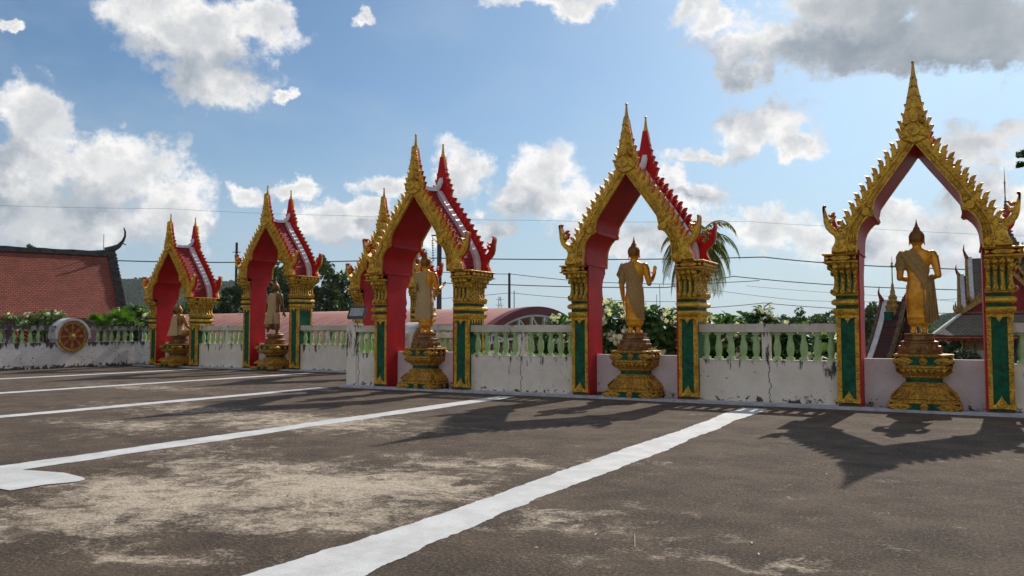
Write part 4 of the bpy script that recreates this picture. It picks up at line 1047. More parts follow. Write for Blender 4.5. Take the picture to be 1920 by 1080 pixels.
def crown_pts(n, rx, ry, rz, seed, clumps=26, tight=.34):
    r = np.random.default_rng(seed)
    c = r.normal(size=(clumps,3)); c /= np.linalg.norm(c,axis=1)[:,None]; c *= r.uniform(.35,.92,(clumps,1))**.7; c[:,2] = np.where(c[:,2] < -.5, c[:,2]*.5, c[:,2])
    k = r.integers(0, clumps, n); s = tight*r.uniform(.55,1.2,clumps)
    p = r.normal(size=(n,3)); p /= np.linalg.norm(p,axis=1)[:,None]; p *= r.uniform(.3,1,(n,1))**.5
    P = c[k] + p*s[k][:,None]*np.array([1,1,.75]); return P*np.array([rx,ry,rz]), c*np.array([rx,ry,rz])
def tree(label, x, top, dep, wpx, hpx=None, n=2600, leaf=.32, mt=None, name='tree', group=None, seed=1, cat='tree', clumps=26, tight=.34, gz=-4.2):
    P = at(x, top, dep); k = dep/FPX
    rx = wpx*k/2; rz = (hpx or wpx)*k/2
    base = Vector((P.x, P.y, gz)); cz = P.z - rz - gz
    t = thing(name, label, cat, base, 0, group)
    pts, cl = crown_pts(n, rx, rx, rz, seed, clumps, tight); pts[:,2] += cz; cl[:,2] += cz
    b = MB(); r0 = max(.12, rx*.07)
    b.tube([(0,0,0),(.05*rx,0,cz*.4),(-.03*rx,.02,cz*.75),(0,0,cz)], [r0*1.3,r0,r0*.8,r0*.5], 8)
    for q in cl[:9]: 
        s = Vector((0,0,max(.3,cz-rz*.75+.1*q[0]))); b.tube([s, s.lerp(Vector(q),.5)+Vector((0,0,-.1*rz)), Vector(q)], [r0*.45,r0*.3,r0*.1], 5)
    obj('trunk', b, BARK, t)
    obj('crown', leaves_mesh('crown', pts, leaf, mt or LEAFD, seed), None, t)
    return t
# ridges of forested hills far away
def hills(pts, dep, name, seed, depth=260):
    """pts: (photo x, crest y)"""
    r = np.random.default_rng(seed); b = MB(); rows = []
    xs = np.linspace(pts[0][0], pts[-1][0], 110); ys = np.interp(xs, [p[0] for p in pts], [p[1] for p in pts])
    n = r.normal(size=len(xs)); n = np.convolve(n, np.ones(5)/5, 'same')
    for j in range(9):
        v = j/8; row = []
        for i, (x, y) in enumerate(zip(xs, ys)):
            P = at(x, y + n[i]*1.2, dep); h = (P.z+4.2)*(math.sin(v*math.pi/2)**.9) + (r.normal()*dep*.0012 if 0 < j < 8 else 0)
            Q = at(x, y, dep - depth*(1-v)); row.append((Q.x, Q.y, -4.4 + h))
        rows.append(row)
    m_ = len(xs)
    b.add([p for row in rows for p in row], [(j*m_+i, j*m_+i+1, (j+1)*m_+i+1, (j+1)*m_+i) for j in range(8) for i in range(m_-1)])
    o = obj(name, b, HILLM, smooth=60); tag(o, kind='structure')
    # woods on the slope: one mass
    rr = np.random.default_rng(seed+5); C = []
    for _ in range(16000):
        i = rr.integers(0, m_-1); j = rr.integers(0, 8); f, g_ = rr.random(2)
        p = np.array(rows[j][i])*(1-f)*(1-g_) + np.array(rows[j][i+1])*f*(1-g_) + np.array(rows[j+1][i])*(1-f)*g_ + np.array(rows[j+1][i+1])*f*g_
        p[2] += rr.uniform(.0,1)*dep*.0022; C.append(p)
    w = bpy.data.objects.new('hill_forest', leaves_mesh('hill_forest', C, dep*.0042, FOREST, seed, .9, 0)); COL.objects.link(w); tag(w, kind='stuff')
HILLM = mat('hill_forest_floor', (.014,.044,.014), (.026,.062,.02), .02, 1.0, spec=0, coord='Object')
hills([(-300,560),(-50,545),(120,532),(250,527),(330,524),(420,530),(520,529),(600,545),(700,575),(800,590),(900,598),(1050,606),(1250,612),(1400,612)], 1500, 'far_hill', 3)
hills([(1150,615),(1350,606),(1480,601),(1600,600),(1700,597),(1760,594),(1850,592),(1950,594),(2100,588),(2300,590)], 900, 'low_hill', 8)

# ------------------------------------------------------------------ plumeria and palms behind the walls
def plumeria(label, x, top, dep, wpx, seed, nros=85, flowers=14, gz=-4.2, mt=None):
    r = random.Random(seed); P = at(x, top, dep); k = dep/FPX; rx = wpx*k/2; rz = max(.95, rx*.8)
    H = P.z - gz; t = thing('plumeria_shrub', label, 'shrub', (P.x, P.y, gz), 0, 'plumeria shrubs with white flowers beyond the walls')
    st = MB(); lf = MB(); fl = []
    st.tube([(0,0,0),(.1,.05,H*.3),(0,0,H-2*rz)], [.14,.12,.10], 7)
    tips = []
    for i in range(nros):
        a = r.uniform(0, 2*math.pi); ph = math.asin(r.uniform(-.55, 1)); q = r.uniform(.45, 1)**.5
        tips.append(Vector((rx*q*math.cos(a)*math.cos(ph), rx*q*math.sin(a)*math.cos(ph), H - rz + rz*q*math.sin(ph) - .1 + r.gauss(0,.07))))
    for i, tp in enumerate(tips):
        out = Vector((tp.x*.7, tp.y*.7, .55 + r.random()*.5)).normalized()
        if i % 2 == 0:
            s = Vector((tp.x*.25, tp.y*.25, H-1.9*rz)); st.tube([s, s.lerp(tp,.55)+Vector((0,0,-.08)), tp], [.045,.035,.022], 5)
        a = out.cross(Vector((.3,.9,.1))).normalized(); bb = out.cross(a)
        nl = r.randint(8, 12)
        for j in range(nl):
            an = 2.39996*j + r.uniform(-.3,.3); el_ = .15 + .75*(j/nl) + r.uniform(-.1,.1)
            d = (a*math.cos(an)+bb*math.sin(an))*math.cos(el_) + out*math.sin(el_); L = r.uniform(.28,.48); w = L*.17
            sd_ = d.cross(out); sd_ = sd_.normalized() if sd_.length > .05 else a; nn = sd_.cross(d)
            dr = Vector((0,0,-.07*L/.3))
            p0, p1, p2, p3 = tp, tp + d*L*.40, tp + d*L*.78 + dr*.5, tp + d*L + dr
            lf.add([p0, p1+sd_*w*.8+nn*.02, p1, p1-sd_*w*.8+nn*.02, p2+sd_*w+nn*.02, p2, p2-sd_*w+nn*.02, p3], [(0,1,2),(0,2,3),(1,4,5,2),(2,5,6,3),(4,7,5),(5,7,6)])
    obj('stem', st, BARK, t); obj('foliage', lf, mt or LEAFP, t, 0)
    front = sorted(tips, key=lambda q: q.y*.8 - q.z + r.gauss(0,.5))[:int(len(tips)*.6)]
    for c in r.sample(front, min(int(flowers*1.4), len(front))):
        o = Vector((c.x, c.y, c.z)) + Vector((r.gauss(0,.06), -.22, .16))
        fm = MB()
        for _ in range(r.randint(6, 12)):
            q = o + Vector((r.gauss(0,.08), r.gauss(0,.07), r.gauss(0,.065))); ax = Vector((r.gauss(0,1), r.gauss(-.8,.7), r.gauss(.3,.7))).normalized()
            a = ax.cross(Vector((.2,.5,.9))).normalized(); bb = ax.cross(a)
            for j in range(5):
                an = j*1.2566; d = a*math.cos(an)+bb*math.sin(an); s_ = a*-math.sin(an)+bb*math.cos(an)
                fm.add([q, q+d*.036+s_*.026+ax*.006, q+d*.072+s_*.008+ax*.016, q+d*.040-s_*.020+ax*.006], [(0,1,2,3)])
        obj('flower_cluster', fm, FLOWER, t, 0)
    return t
plumeria('leafy plumeria just right of the arched hall roof, left of the middle gate', 1052, 592, 22.5, 105, 1, 70, 12)
plumeria('plumeria filling the left half of the middle gate opening', 1150, 572, 21.5, 150, 2, 130, 26)
plumeria('plumeria filling the right half of the middle gate opening, by the statue', 1245, 577, 21.0, 150, 3, 130, 24)
plumeria('plumeria right of the middle gate, under the palm', 1345, 588, 20.0, 120, 4, 100, 18)
plumeria('plumeria with upright leaf tufts near the middle of the cracked parapet', 1425, 579, 20.5, 120, 5, 90, 14)
plumeria('low plumeria behind the cracked parapet beside the right end gate', 1505, 612, 20.0, 130, 6, 90, 10)
plumeria('sparse plumeria with white flowers at the far left edge', 20, 588, 36, 70, 7, 26, 5)
plumeria('sparse plumeria left of the hooded wheel medallion', 88, 574, 36, 70, 8, 34, 6)
plumeria('plumeria with white flowers right of the fan palm', 250, 570, 37, 80, 9, 60, 9)
def palm(label, x, y, dep, n, Lf, seed, mt, gz=-4.2, name='coconut_palm', leafl=.34, stiff=1.5, cat='palm tree'):
    r = random.Random(seed); P = at(x, y, dep); H = P.z - gz
    t = thing(name, label, cat, (P.x, P.y, gz)); b = MB()
    b.tube([(0,0,0),(.12,0,H*.4),(.05,0,H*.8),(0,0,H)], [.17,.13,.11,.09], 9); obj('trunk', b, BARK, t)
    for i in range(n):
        an = i*2.39996 + r.uniform(-.2,.2); el_ = R(75 - 105*(i/n)); f = MB(); p = Vector((0,0,H)); L = Lf*r.uniform(.85,1.1)
        d = Vector((math.cos(an)*math.cos(el_), math.sin(an)*math.cos(el_), math.sin(el_))); pts = [p.copy()]; m_ = 16
        for j in range(m_):
            d = (d + Vector((0,0,-.09*stiff - .11*stiff*j/m_))).normalized(); p = p + d*L/m_; pts.append(p.copy())
        f.tube(pts, [.022*(1-.85*j/m_)+.002 for j in range(m_+1)], 4)
        for j in range(2, 2*m_):
            q = j/2; a = pts[int(q)].lerp(pts[min(int(q)+1,m_)], q-int(q)); tg = (pts[min(int(q)+1,m_)]-pts[int(q)-1]).normalized()
            sd_ = tg.cross(Vector((0,0,1))).normalized(); ll = leafl*(1-.55*abs(q/m_-.45)*1.6)
            for s in (-1,1):
                e = (sd_*s*.75 + tg*.55 + Vector((0,0,-.45-.25*r.random()))).normalized(); w = tg*.017
                mid = a + e*ll*.55; f.add([a-w*.6, a+w*.6, mid+w, a+e*ll+Vector((0,0,-.06)), mid-w], [(0,1,2,3,4)])
        obj('frond', f, mt, t, 0)
    return t
palm('tall palm with drooping fronds behind the right capital of the middle gate', 1306, 462, 25, 46, 1.75, 5, LEAFC, leafl=.42)
def fan_palm(label, x, y, dep, seed, n=14, sz=.75):
    r = random.Random(seed); P = at(x, y, dep); t = thing('fan_palm', label, 'palm', (P.x,P.y,-4.2)); H = P.z+4.2
    b = MB(); b.tube([(0,0,0),(0,0,H-.3)], [.16,.13], 8); obj('trunk', b, BARK, t); f = MB()
    for i in range(n):
        an = i*2.4; el_ = r.uniform(.2,1.3); d = Vector((math.cos(an)*math.cos(el_), math.sin(an)*math.cos(el_), math.sin(el_))); o = Vector((0,0,H-.3)); c = o + d*sz
        f.bar(o, c, .02); u = d.cross(Vector((0,0,1))).normalized()
        for k in range(15):
            a = (k-7)*.2; e = (d*math.cos(a) + u*math.sin(a)).normalized(); w = e.cross(d.cross(u)).normalized()*.022
            f.add([c-w*.3, c+w*.3, c+e*sz*.45+w, c+e*sz*.85+Vector((0,0,-.08)), c+e*sz*.45-w], [(0,1,2,3,4)])
    obj('fronds', f, LEAFY, t, 0)
fan_palm('bright green fan palm behind the left parapet, nearest the wheel medallion', 190, 608, 35, 1, 14, .55)
fan_palm('bright green fan palm behind the left parapet, beside the seated statue gate', 226, 604, 35.5, 2, 16, .6)

# ------------------------------------------------------------------ trees
g = 'dark leafy trees behind the tall gate'
tree('dark tree low on the left, just right of the seated statue gate', 432, 532, 86, 95, 110, 3000, .42, seed=11, group=g)
tree('tallest dark tree, seen through the arch of the tall gate', 512, 463, 90, 130, 190, 6000, .42, seed=12, group=g, clumps=44, tight=.27)
tree('dark tree just right of the tall gate, left of the flood light', 600, 474, 88, 120, 180, 6000, .42, seed=13, group=g, clumps=44, tight=.27)
tree('dark tree touching the half hidden gate', 660, 488, 92, 100, 170, 4500, .42, seed=14, group=g, clumps=36, tight=.28)
tree('pale green low tree behind the seated statue gate, left of the dark trees', 350, 556, 90, 120, 90, 3200, .4, LEAFM, seed=15)
tree('tiny round tree on the skyline above the left roof ridge', 58, 459, 140, 34, 60, 900, .5, LEAFM, seed=16, clumps=12)
tree('smaller skyline tree above the left roof ridge', 76, 464, 142, 22, 50, 600, .5, LEAFM, seed=17, clumps=10)
g = 'trees on the skyline right of the palm'
for i, (x, top, dep, w, h) in enumerate(((1448,590,190,50,60),(1478,586,170,44,60),(1512,578,130,76,80),(1556,584,150,60,70),(1590,580,120,60,80))):
    tree(['hazy narrow tree first on the skyline right of the palm','small dark skyline tree second right of the palm','broad round dark tree on the skyline over the cracked parapet','bushy skyline tree left of the right end gate','skyline tree half behind the left pier of the right end gate'][i], x, top, dep, w, h, 1500, dep*.0042, LEAFD if i in (1,2) else LEAFM, seed=20+i, group=g)
tree('open crowned tree behind the small spired roof', 1652, 548, 75, 90, 110, 2200, .40, LEAFM, seed=31, clumps=30, tight=.22)
tree('dark tree left of the small spired roof', 1620, 590, 80, 70, 120, 2200, .40, LEAFD, seed=32)
for i, (x, top, dep, w, h) in enumerate(((1748,628,48,80,110),(1790,640,46,80,100),(1720,640,52,80,100),(1830,648,58,110,110))):
    tree(['green bush right of the statue in the right end gate','green bush below the pavilion eave','dark bush behind the statue pedestal of the right end gate','dark bush behind the white pavilion columns'][i], x, top, dep, w, h, 2600, .26, LEAFM if i < 2 else LEAFD, name='bush', cat='bush', seed=40+i)
tree('twigs of a dark tree reaching in at the right edge of the sky', 2003, 225, 24, 190, 130, 2600, .17, LEAFD, seed=50, clumps=40, tight=.2)
tree('dark bush behind the parapet beneath the skyline trees', 1560, 640, 40, 150, 130, 3000, .24, LEAFD, name='bush', cat='bush', seed=51)
# woods that read as one mass along the horizon
def woods(xa, xb, top, dep, n, seed, leaf):
    r = np.random.default_rng(seed); C = []
    for i in range(n):
        x = r.uniform(xa, xb); d = dep*r.uniform(1, 1.25); P = at(x, 621, d)
        h = (621-top)/FPX*d + 5.6; h *= .72 + .28*math.sin(x*.045+seed)*math.sin(x*.013) + .12*math.sin(x*.21)
        C.append((P.x, P.y, -4.2 + h*r.random()**.6))
    o = bpy.data.objects.new('distant_woods', leaves_mesh('distant_woods', C, leaf, LEAFM, seed, .8, 0)); COL.objects.link(o); tag(o, kind='stuff')
woods(-200, 700, 575, 260, 9000, 1, 2.0); woods(680, 1500, 603, 320, 8000, 2, 2.0); woods(1380, 2250, 598, 230, 12000, 3, 1.7)

# ------------------------------------------------------------------ buildings
def tile_mat(name, c1, c2, mortar, sx, sz, rough=.7):
    m = bpy.data.materials.new(name); m.use_nodes = True; nt = m.node_tree; n = N(nt)
    b = nt.nodes['Principled BSDF']; b.inputs['Roughness'].default_value = rough; b.inputs['Specular IOR Level'].default_value = .25
    tc = n.new('ShaderNodeTexCoord').outputs['Object']; s = n.new('ShaderNodeSeparateXYZ'); n.put(s.inputs[0], tc)
    cb = n.new('ShaderNodeCombineXYZ'); n.put(cb.inputs[0], s.outputs[0]); n.put(cb.inputs[1], n.m('MULTIPLY', s.outputs[2], 1.4))
    br = n.new('ShaderNodeTexBrick'); n.put(br.inputs['Vector'], cb.outputs[0]); br.inputs['Scale'].default_value = 1
    br.inputs['Brick Width'].default_value = sx; br.inputs['Row Height'].default_value = sz; br.inputs['Mortar Size'].default_value = sz*.13; br.inputs['Bias'].default_value = -.1
    br.inputs['Color1'].default_value = rgba(c1); br.inputs['Color2'].default_value = rgba(c2); br.inputs['Mortar'].default_value = rgba(mortar)
    col = n.mix(n.ramp(n.noise(tc, 1.2, 6, .7), .4, .7, 0, .55), br.outputs['Color'], rgba((c2[0]*.55, c2[1]*.6, c2[2]*.6)))
    n.put(b.inputs['Base Color'], col)
    bp = n.new('ShaderNodeBump'); bp.inputs['Strength'].default_value = .8; bp.inputs['Distance'].default_value = .04
    n.put(bp.inputs['Height'], n.m('SUBTRACT', 1, br.outputs['Fac'])); nt.links.new(bp.outputs[0], b.inputs['Normal'])
    return m
OLDT = tile_mat('old_red_clay_tiles', (.33,.085,.05), (.22,.055,.034), (.065,.022,.016), .22, .15)
SALMON = mat('faded_red_metal_roof', (.46,.21,.165), (.38,.165,.13), .6, .5, 0, 0, spec=.3)
GREYR = mat('old_grey_ridge', (.075,.07,.066), (.03,.028,.027), 4, .9, 0, .4, 25)
PINKP = mat('mauve_plaster', (.36,.19,.24), (.28,.15,.19), 1.5, .9, 0, .1, 20)
# old hall with tiled roof at the far left
r1 = at(212, 479, 50); r0 = at(0, 467, 46.4); r0.z = r1.z
ax = (r0 - r1); ax.z = 0; ax.normalize()        # along the ridge, towards the left
ang = math.atan2(-ax.y, -ax.x)                   # local +x points right along the ridge
t = thing('temple_hall', 'old hall with a long brown red tiled roof and curled ridge horn at the left', 'building', (r1.x, r1.y, -4.2), ang)
RZ = r1.z + 4.2; LH = 24; RUN, DROP = 4.3, 4.0
def slope(u): return (-RUN*u, RZ - DROP*(u*1.12 - .12*u*u))
rows = []
for s in (1, -1):
    b = MB(); U = [i/14 for i in range(15)]
    ring = [[( -LH, s*slope(u)[0], slope(u)[1]), (-.15, s*slope(u)[0], slope(u)[1]), (-.15, s*slope(u)[0], slope(u)[1]-.12), (-LH, s*slope(u)[0], slope(u)[1]-.12)] for u in U]
    b.rings(ring if s > 0 else [q[::-1] for q in ring]); obj('roof', b, OLDT, t, 30)
    rr = MB(); rd = random.Random(2)
    for i in range(26):
        u = i/25; y, z = slope(u); rr.box(-.30, .12, min(s*y-.13,s*y+.13), max(s*y-.13,s*y+.13), z-.12, z+.20+rd.uniform(-.03,.05))
    for i in range(19):
        u = (i+.5)/19; y, z = slope(u); rr.ball((.10, s*y, z+.14), .11,.12,.10+rd.random()*.04, 6, 5)
    obj('bargeboard', rr, GREYR, t)
b = MB(); n_ = 50
b.rings([[(x,-.20,RZ-.08),(x,.20,RZ-.08),(x,.12,RZ+.22+e),(x,-.12,RZ+.22+e)] for x, e in [(-LH + (LH+.1)*i/n_, .02*math.sin(i*1.7)+ (.12*((i/n_-.93)/.07) if i/n_ > .93 else 0)) for i in range(n_+1)]]); obj('ridge_cap', b, GREYR, t)
b = MB(); b.tube([(-.45,0,RZ+.28),(.0,0,RZ+.42),(.32,0,RZ+.62),(.55,0,RZ+.95),(.66,0,RZ+1.25),(.66,0,RZ+1.55),(.58,0,RZ+1.80)], [.20,.20,.14,.085,.07,.06,.03], 8); b.bar((.50,0,RZ+.80),(.72,0,RZ+.72),.10,.05); obj('ridge_horn', b, GREYR, t)
b = MB(); b.tube([(-.55,0,RZ+.2),(-.55,0,RZ+1.3)], .022, 5); obj('lightning_rod', b, ALU, t)
b = MB(); b.box(-LH, -.6, -3.3, 3.3, 0, RZ-DROP+.55); b.add([(-.6,-3.2,RZ-DROP+.5),(-.6,3.2,RZ-DROP+.5),(-.6,0,RZ-.4)], [(0,1,2)]); obj('wall', b, PINKP, t, 0)

# striped naga rail behind the left parapet
STR = bpy.data.materials.new('orange_dark_stripes'); STR.use_nodes = True; n = N(STR.node_tree)
tc = n.new('ShaderNodeTexCoord').outputs['Object']; s_ = n.new('ShaderNodeSeparateXYZ'); n.put(s_.inputs[0], tc)
w_ = n.m('SINE', n.m('MULTIPLY', n.m('ADD', n.m('MULTIPLY', s_.outputs[2], 1.0), n.m('MULTIPLY', s_.outputs[0], .75)), 44))
n.put(STR.node_tree.nodes['Principled BSDF'].inputs['Base Color'], n.mix(n.ramp(w_, -.2, .2), rgba((.55,.16,.02)), rgba((.10,.018,.015))))
t = thing('striped_balustrade', 'orange and dark diagonally striped post row glimpsed through the left balusters', 'railing', (-30.9, 14.2, 0), R(90))
for i in range(8):
    b = MB(); b.lathe([(.11,-4.2),(.11,.82),(.16,.86),(.13,.94),(.135,1.38),(.16,1.42),(.10,1.50)], 0, 0, 12); o = obj('post', b, STR, t); o.location.x = .2 + i*.44
b = MB(); b.box(-.1, 3.6, -.10, .10, .60, .80); obj('rail', b, STR, t, 0)

# long market hall with barrel roof
MFASC = mat('maroon_fascia', (.16,.022,.028), (.12,.018,.022), 3, .5, 0, 0, spec=.25)
WSTEEL = mat('white_steel', (.62,.62,.63), (.52,.52,.53), 5, .5, 0, .05, 30)
pk = at(1012, 578, 45)
axd = (RT*-25 + FW*17).normalized(); ang = math.atan2(axd.y, axd.x) - math.pi/2      # local +y runs along the hall, away
t = thing('market_hall', 'long hall with faded red barrel roof, maroon arched fascia and white truss', 'building', (pk.x, pk.y, -4.2), ang)
HZ = pk.z + 4.2; HS, RISE, HL = 6.9, 2.55, 36
def arc(u, off=0.): # u -1..1
    return (u*HS*(1+off/HS), HZ - RISE*u*u*(.93+.07*u*u) + off)
b = MB(); b.rings([[(*((x, .4, z)),), (x, HL, z), (x, HL, z-.06), (x, .4, z-.06)] for x, z in [arc(-1+2*i/48) for i in range(49)]]); obj('roof', b, SALMON, t, 60)
b = MB()
for k in range(44):
    y = .55 + k*(HL-.8)/44
    b.rings([[(x, y-.03, z+.001), (x, y+.03, z+.001), (x, y, z+.05)] for x, z in [arc(-1+2*i/32) for i in range(33)]])
obj('standing_seams', b, SALMON, t, 0)
b = MB(); b.rings([[(x, -.02, z+.10), (x, .42, z+.10), (x, .42, z-.32), (x, -.02, z-.32)] for x, z in [arc(-1+2*i/48) for i in range(49)]]); obj('fascia', b, MFASC, t, 30)
def low(u): x, z = arc(u); return (x, HZ - 1.62 - .55*u*u*.9 - .2*(abs(u)**3))
for y in (.15, 6.2):
    b = MB(); P = [arc(-1+2*i/20) for i in range(21)]
    for i in range(20): b.bar((P[i][0], y, P[i][1]-.40), (P[i+1][0], y, P[i+1][1]-.40), .12)
    Q = [low(-.92+1.84*i/20) for i in range(21)]
    for i in range(20): b.bar((Q[i][0], y, Q[i][1]), (Q[i+1][0], y, Q[i+1][1]), .12)
    for i in range(10):
        u = -.84 + 1.68*i/9; a_, c_ = arc(u), low(u); b.bar((a_[0], y, a_[1]-.4), (c_[0], y, c_[1]), .13)
        if i < 9: u2 = u + 1.68/9; c2 = low(u2); b.bar((a_[0], y, a_[1]-.4), (c2[0], y, c2[1]), .08)
    obj('truss', b, WSTEEL, t, 0)
for x in (-6.4, 6.4):
    for k in range(6):
        b = MB(); b.box(x-.12, x+.12, .1+k*6.9-.12+.2, .1+k*6.9+.12+.2, 0, HZ-RISE*.8); obj('column', b, WSTEEL, t, 0)
b = MB(); b.box(-6.8, 6.8, HL-.3, HL-.1, 0, HZ-RISE); obj('back_wall', b, mat('hall_grey_wall', (.10,.10,.10), (.07,.07,.07), 2, .9), t, 0)

# ---------- Thai roofs on the right
GREYT = tile_mat('grey_brown_roof_tiles', (.20,.17,.13), (.15,.13,.10), (.07,.06,.05), .22, .16)
DKRED = tile_mat('dark_red_roof_tiles', (.10,.025,.022), (.075,.02,.018), (.03,.012,.011), .18, .14)
GOLDF = mat('pavilion_gold', (.42,.25,.05), (.25,.13,.03), 6, .5, .3, .4, 14, c3=(.16,.02,.02), s3=5)
REDF = mat('pavilion_red', (.30,.012,.018), (.20,.01,.014), 5, .5, 0, .1, 20, spec=.2)
WCOL = mat('white_column_paint', (.62,.60,.62), (.50,.48,.52), 3, .6)
BLUEP = mat('blue_panel', (.03,.06,.20), (.02,.035,.12), 4, .5)
def conc(w, h, n=10, k=.32):  # concave Thai roof line from ridge (0,h) to eave (w,0)
    return [(w*u, h*((1-u)*(1-k) + k*(1-u)**2.6)) for u in [i/n for i in range(n+1)]]
def gable_roof(t, w, h, y0, y1, z, tm, rot=0., trim=True, barge=GOLDF, back=REDF, horn=.8, fin=True, tends=(-1, 1)):
    M_ = Matrix.Rotation(rot, 4, 'Z')
    def tr(mb): mb.v = [tuple(M_ @ Vector(v)) for v in mb.v]; return mb
    C = conc(w, h)
    for s in (-1, 1):
        b = MB(); rr = [[(s*x, y0, z+q), (s*x, y1, z+q), (s*x, y1, z+q-.07), (s*x, y0, z+q-.07)] for x, q in C]
        b.rings(rr if s < 0 else [q[::-1] for q in rr]); obj('roof_slope', tr(b), tm, t, 30)
        for yy, dr in ((y0, -1), (y1, 1)):
            b = MB(); rr = []
            for x, q in C:
                rr.append([(s*x, yy, z+q+.20), (s*x, yy+dr*.12, z+q+.20), (s*x, yy+dr*.12, z+q-.12), (s*x, yy, z+q-.12)])
            b.rings(rr if s*dr > 0 else [q[::-1] for q in rr])
            for i in range(12):
                u = (i+.4)/12; j = u*10; k_ = int(j); a = Vector(C[k_]).lerp(Vector(C[min(k_+1,10)]), j-k_)
                b.add([(s*a.x, yy+dr*.02, z+a.y+.19), (s*(a.x+.09), yy+dr*.02, z+a.y+.17), (s*(a.x+.10), yy+dr*.05, z+a.y+.38), (s*(a.x+.05), yy+dr*.1, z+a.y+.19)], [(0,1,2),(1,3,2),(3,0,2),(0,3,1)])
            b.tube([(s*w*.97, yy+dr*.05, z+.02), (s*(w+.18), yy+dr*.05, z+.10), (s*(w+.30), yy+dr*.05, z+.36), (s*(w+.30), yy+dr*.05, z+.62)], [.12,.11,.07,.015], 6)
            obj('bargeboard', tr(b), barge, t, 30)
            if trim and dr in tends:
                b = MB(); rr = [[(s*x, yy-dr*.26, z+q+.02), (s*x, yy-dr*.02, z+q+.02), (s*x, yy-dr*.02, z+q+.10), (s*x, yy-dr*.26, z+q+.10)] for x, q in C]
                b.rings(rr if s*dr < 0 else [q[::-1] for q in rr]); obj('white_trim', tr(b), WHITE, t, 30)
    for yy, dr in ((y0, -1), (y1, 1)):
        b = MB(); b.add([(-w*.86, yy-dr*.12, z-.02), (w*.86, yy-dr*.12, z-.02), (w*.33, yy-dr*.12, z+h*.52), (0, yy-dr*.12, z+h*.93), (-w*.33, yy-dr*.12, z+h*.52)], [(0,1,2,3,4)]); obj('pediment', tr(b), back, t, 0)
        if fin:
            b = MB(); b.tube([(0, yy, z+h), (0, yy+dr*.10, z+h+horn*.3), (0, yy+dr*.18, z+h+horn*.6), (0, yy+dr*.14, z+h+horn)], [.12,.085,.05,.012], 6); obj('roof_finial', tr(b), REDF, t)
# small roof with thin spire, left of the statue
c0 = at(1694, 565, 35)
t = thing('small_shrine', 'small steep dark red shrine roof with a thin gold spire behind the right end gate', 'shrine', (c0.x, c0.y, -4.2), R(YAW - 30) + R(0))
z0 = c0.z + 4.2
t.rotation_euler.z = R(YAW + 36)
ORN = mat('weathered_ornate_gilding', (.20,.12,.05), (.07,.045,.025), 9, .6, .2, .7, 18, c3=(.12,.02,.02), s3=6)
gable_roof(t, 2.1, 3.3, .0, .95, z0-3.3, DKRED, 0, True, ORN, ORN, .7, True, (1,))
gable_roof(t, 1.6, 2.7, -.45, -.02, z0-3.6, DKRED, 0, False, ORN, ORN, .5, False)
b = MB(); b.lathe([(.34,z0-.75),(.36,z0-.45),(.30,z0-.40),(.33,z0-.2),(.24,z0-.12),(.26,z0+.02),(.17,z0+.10),(.19,z0+.2),(.10,z0+.34),(.11,z0+.44),(.06,z0+.6),(.065,z0+.7),(.03,z0+.85),(.022,z0+1.5),(.085,z0+1.56),(.085,z0+1.6),(.03,z0+1.64),(.055,z0+1.70),(.015,z0+1.75),(.004,z0+2.05)], 0, .48, 10); obj('spire', b, GOLDF, t, 40)
b = MB(); b.box(-.45,-.30,.30,.65,z0-.85,z0-.45); obj('spire_niche', b, GREEN, t, 0)
b = MB(); b.box(-1.1,1.1,.1,.85,0,z0-3.0); obj('wall', b, ORN, t, 0)
for s in (-1,1):
    for y in (-.35, .85):
        b = MB(); b.lathe([(.16,0),(.14,.2),(.13,z0-4.0),(.20,z0-3.8)], s*1.1, y, 10); obj('column', b, ORN, t)
# large pavilion at the right edge
pc = at(1893, 621, 48); t = thing('ornate_pavilion', 'ornate red and gold pavilion with tiered gables and a tall spire at the right edge', 'pavilion', (pc.x, pc.y, -4.2), R(YAW) - math.atan2(pc.dot(RT), pc.dot(FW)) + R(4))
G0 = 4.2
def sq(w, z): return [(-w,-w,z),(w,-w,z),(w,w,z),(-w,w,z)]
b = MB(); b.rings([sq(4.05,G0+1.15), sq(3.45,G0+1.55), sq(2.6,G0+2.35), sq(2.55,G0+2.30), sq(3.95,G0+1.05)], cap=False); obj('skirt_roof', b, GREYT, t, 0)
b = MB()
for (x, y) in ((1,1),(1,-1),(-1,1),(-1,-1)): b.bar((x*4.08,y*4.08,G0+1.20),(x*2.6,y*2.6,G0+2.42),.16,.10)
obj('hip_trim', b, WHITE, t, 0)
for k in range(4):
    b = MB(); M_ = Matrix.Rotation(k*math.pi/2, 4, 'Z'); b.box(-4.0,4.0,-4.0,-3.92,G0+.95,G0+1.10)
    for i in range(26):
        x = -3.85 + i*.308; b.add([(x-.14,-3.99,G0+.96),(x+.14,-3.99,G0+.96),(x,-3.99,G0+.72),(x,-4.03,G0+.86)], [(0,2,3),(2,1,3),(0,3,1),(0,1,2)])
    b.v = [tuple(M_ @ Vector(v)) for v in b.v]; obj('red_fringe', b, REDF, t, 0)
    b = MB(); b.box(-4.04,4.04,-4.05,-4.005,G0+1.02,G0+1.07); b.v = [tuple(M_ @ Vector(v)) for v in b.v]; obj('gold_fringe_band', b, GOLDF, t, 0)
for x in (-2.2,-1.65,1.65,2.2):
    for y in (-2.2, 2.2):
        b = MB(); b.box(x-.17,x+.17,y-.17,y+.17,0,G0+1.5); obj('column', b, WCOL, t, 0)
        b = MB(); b.box(x-.21,x+.21,y-.21,y+.21,G0+.30,G0+.85); b.box(x-.25,x+.25,y-.25,y+.25,G0+.86,G0+.95); obj('column_capital', b, GOLDF, t, 0)
b = MB(); b.box(-1.4,1.4,-1.7,1.7,0,G0+1.9); obj('inner_wall', b, BLUEP, t, 0)
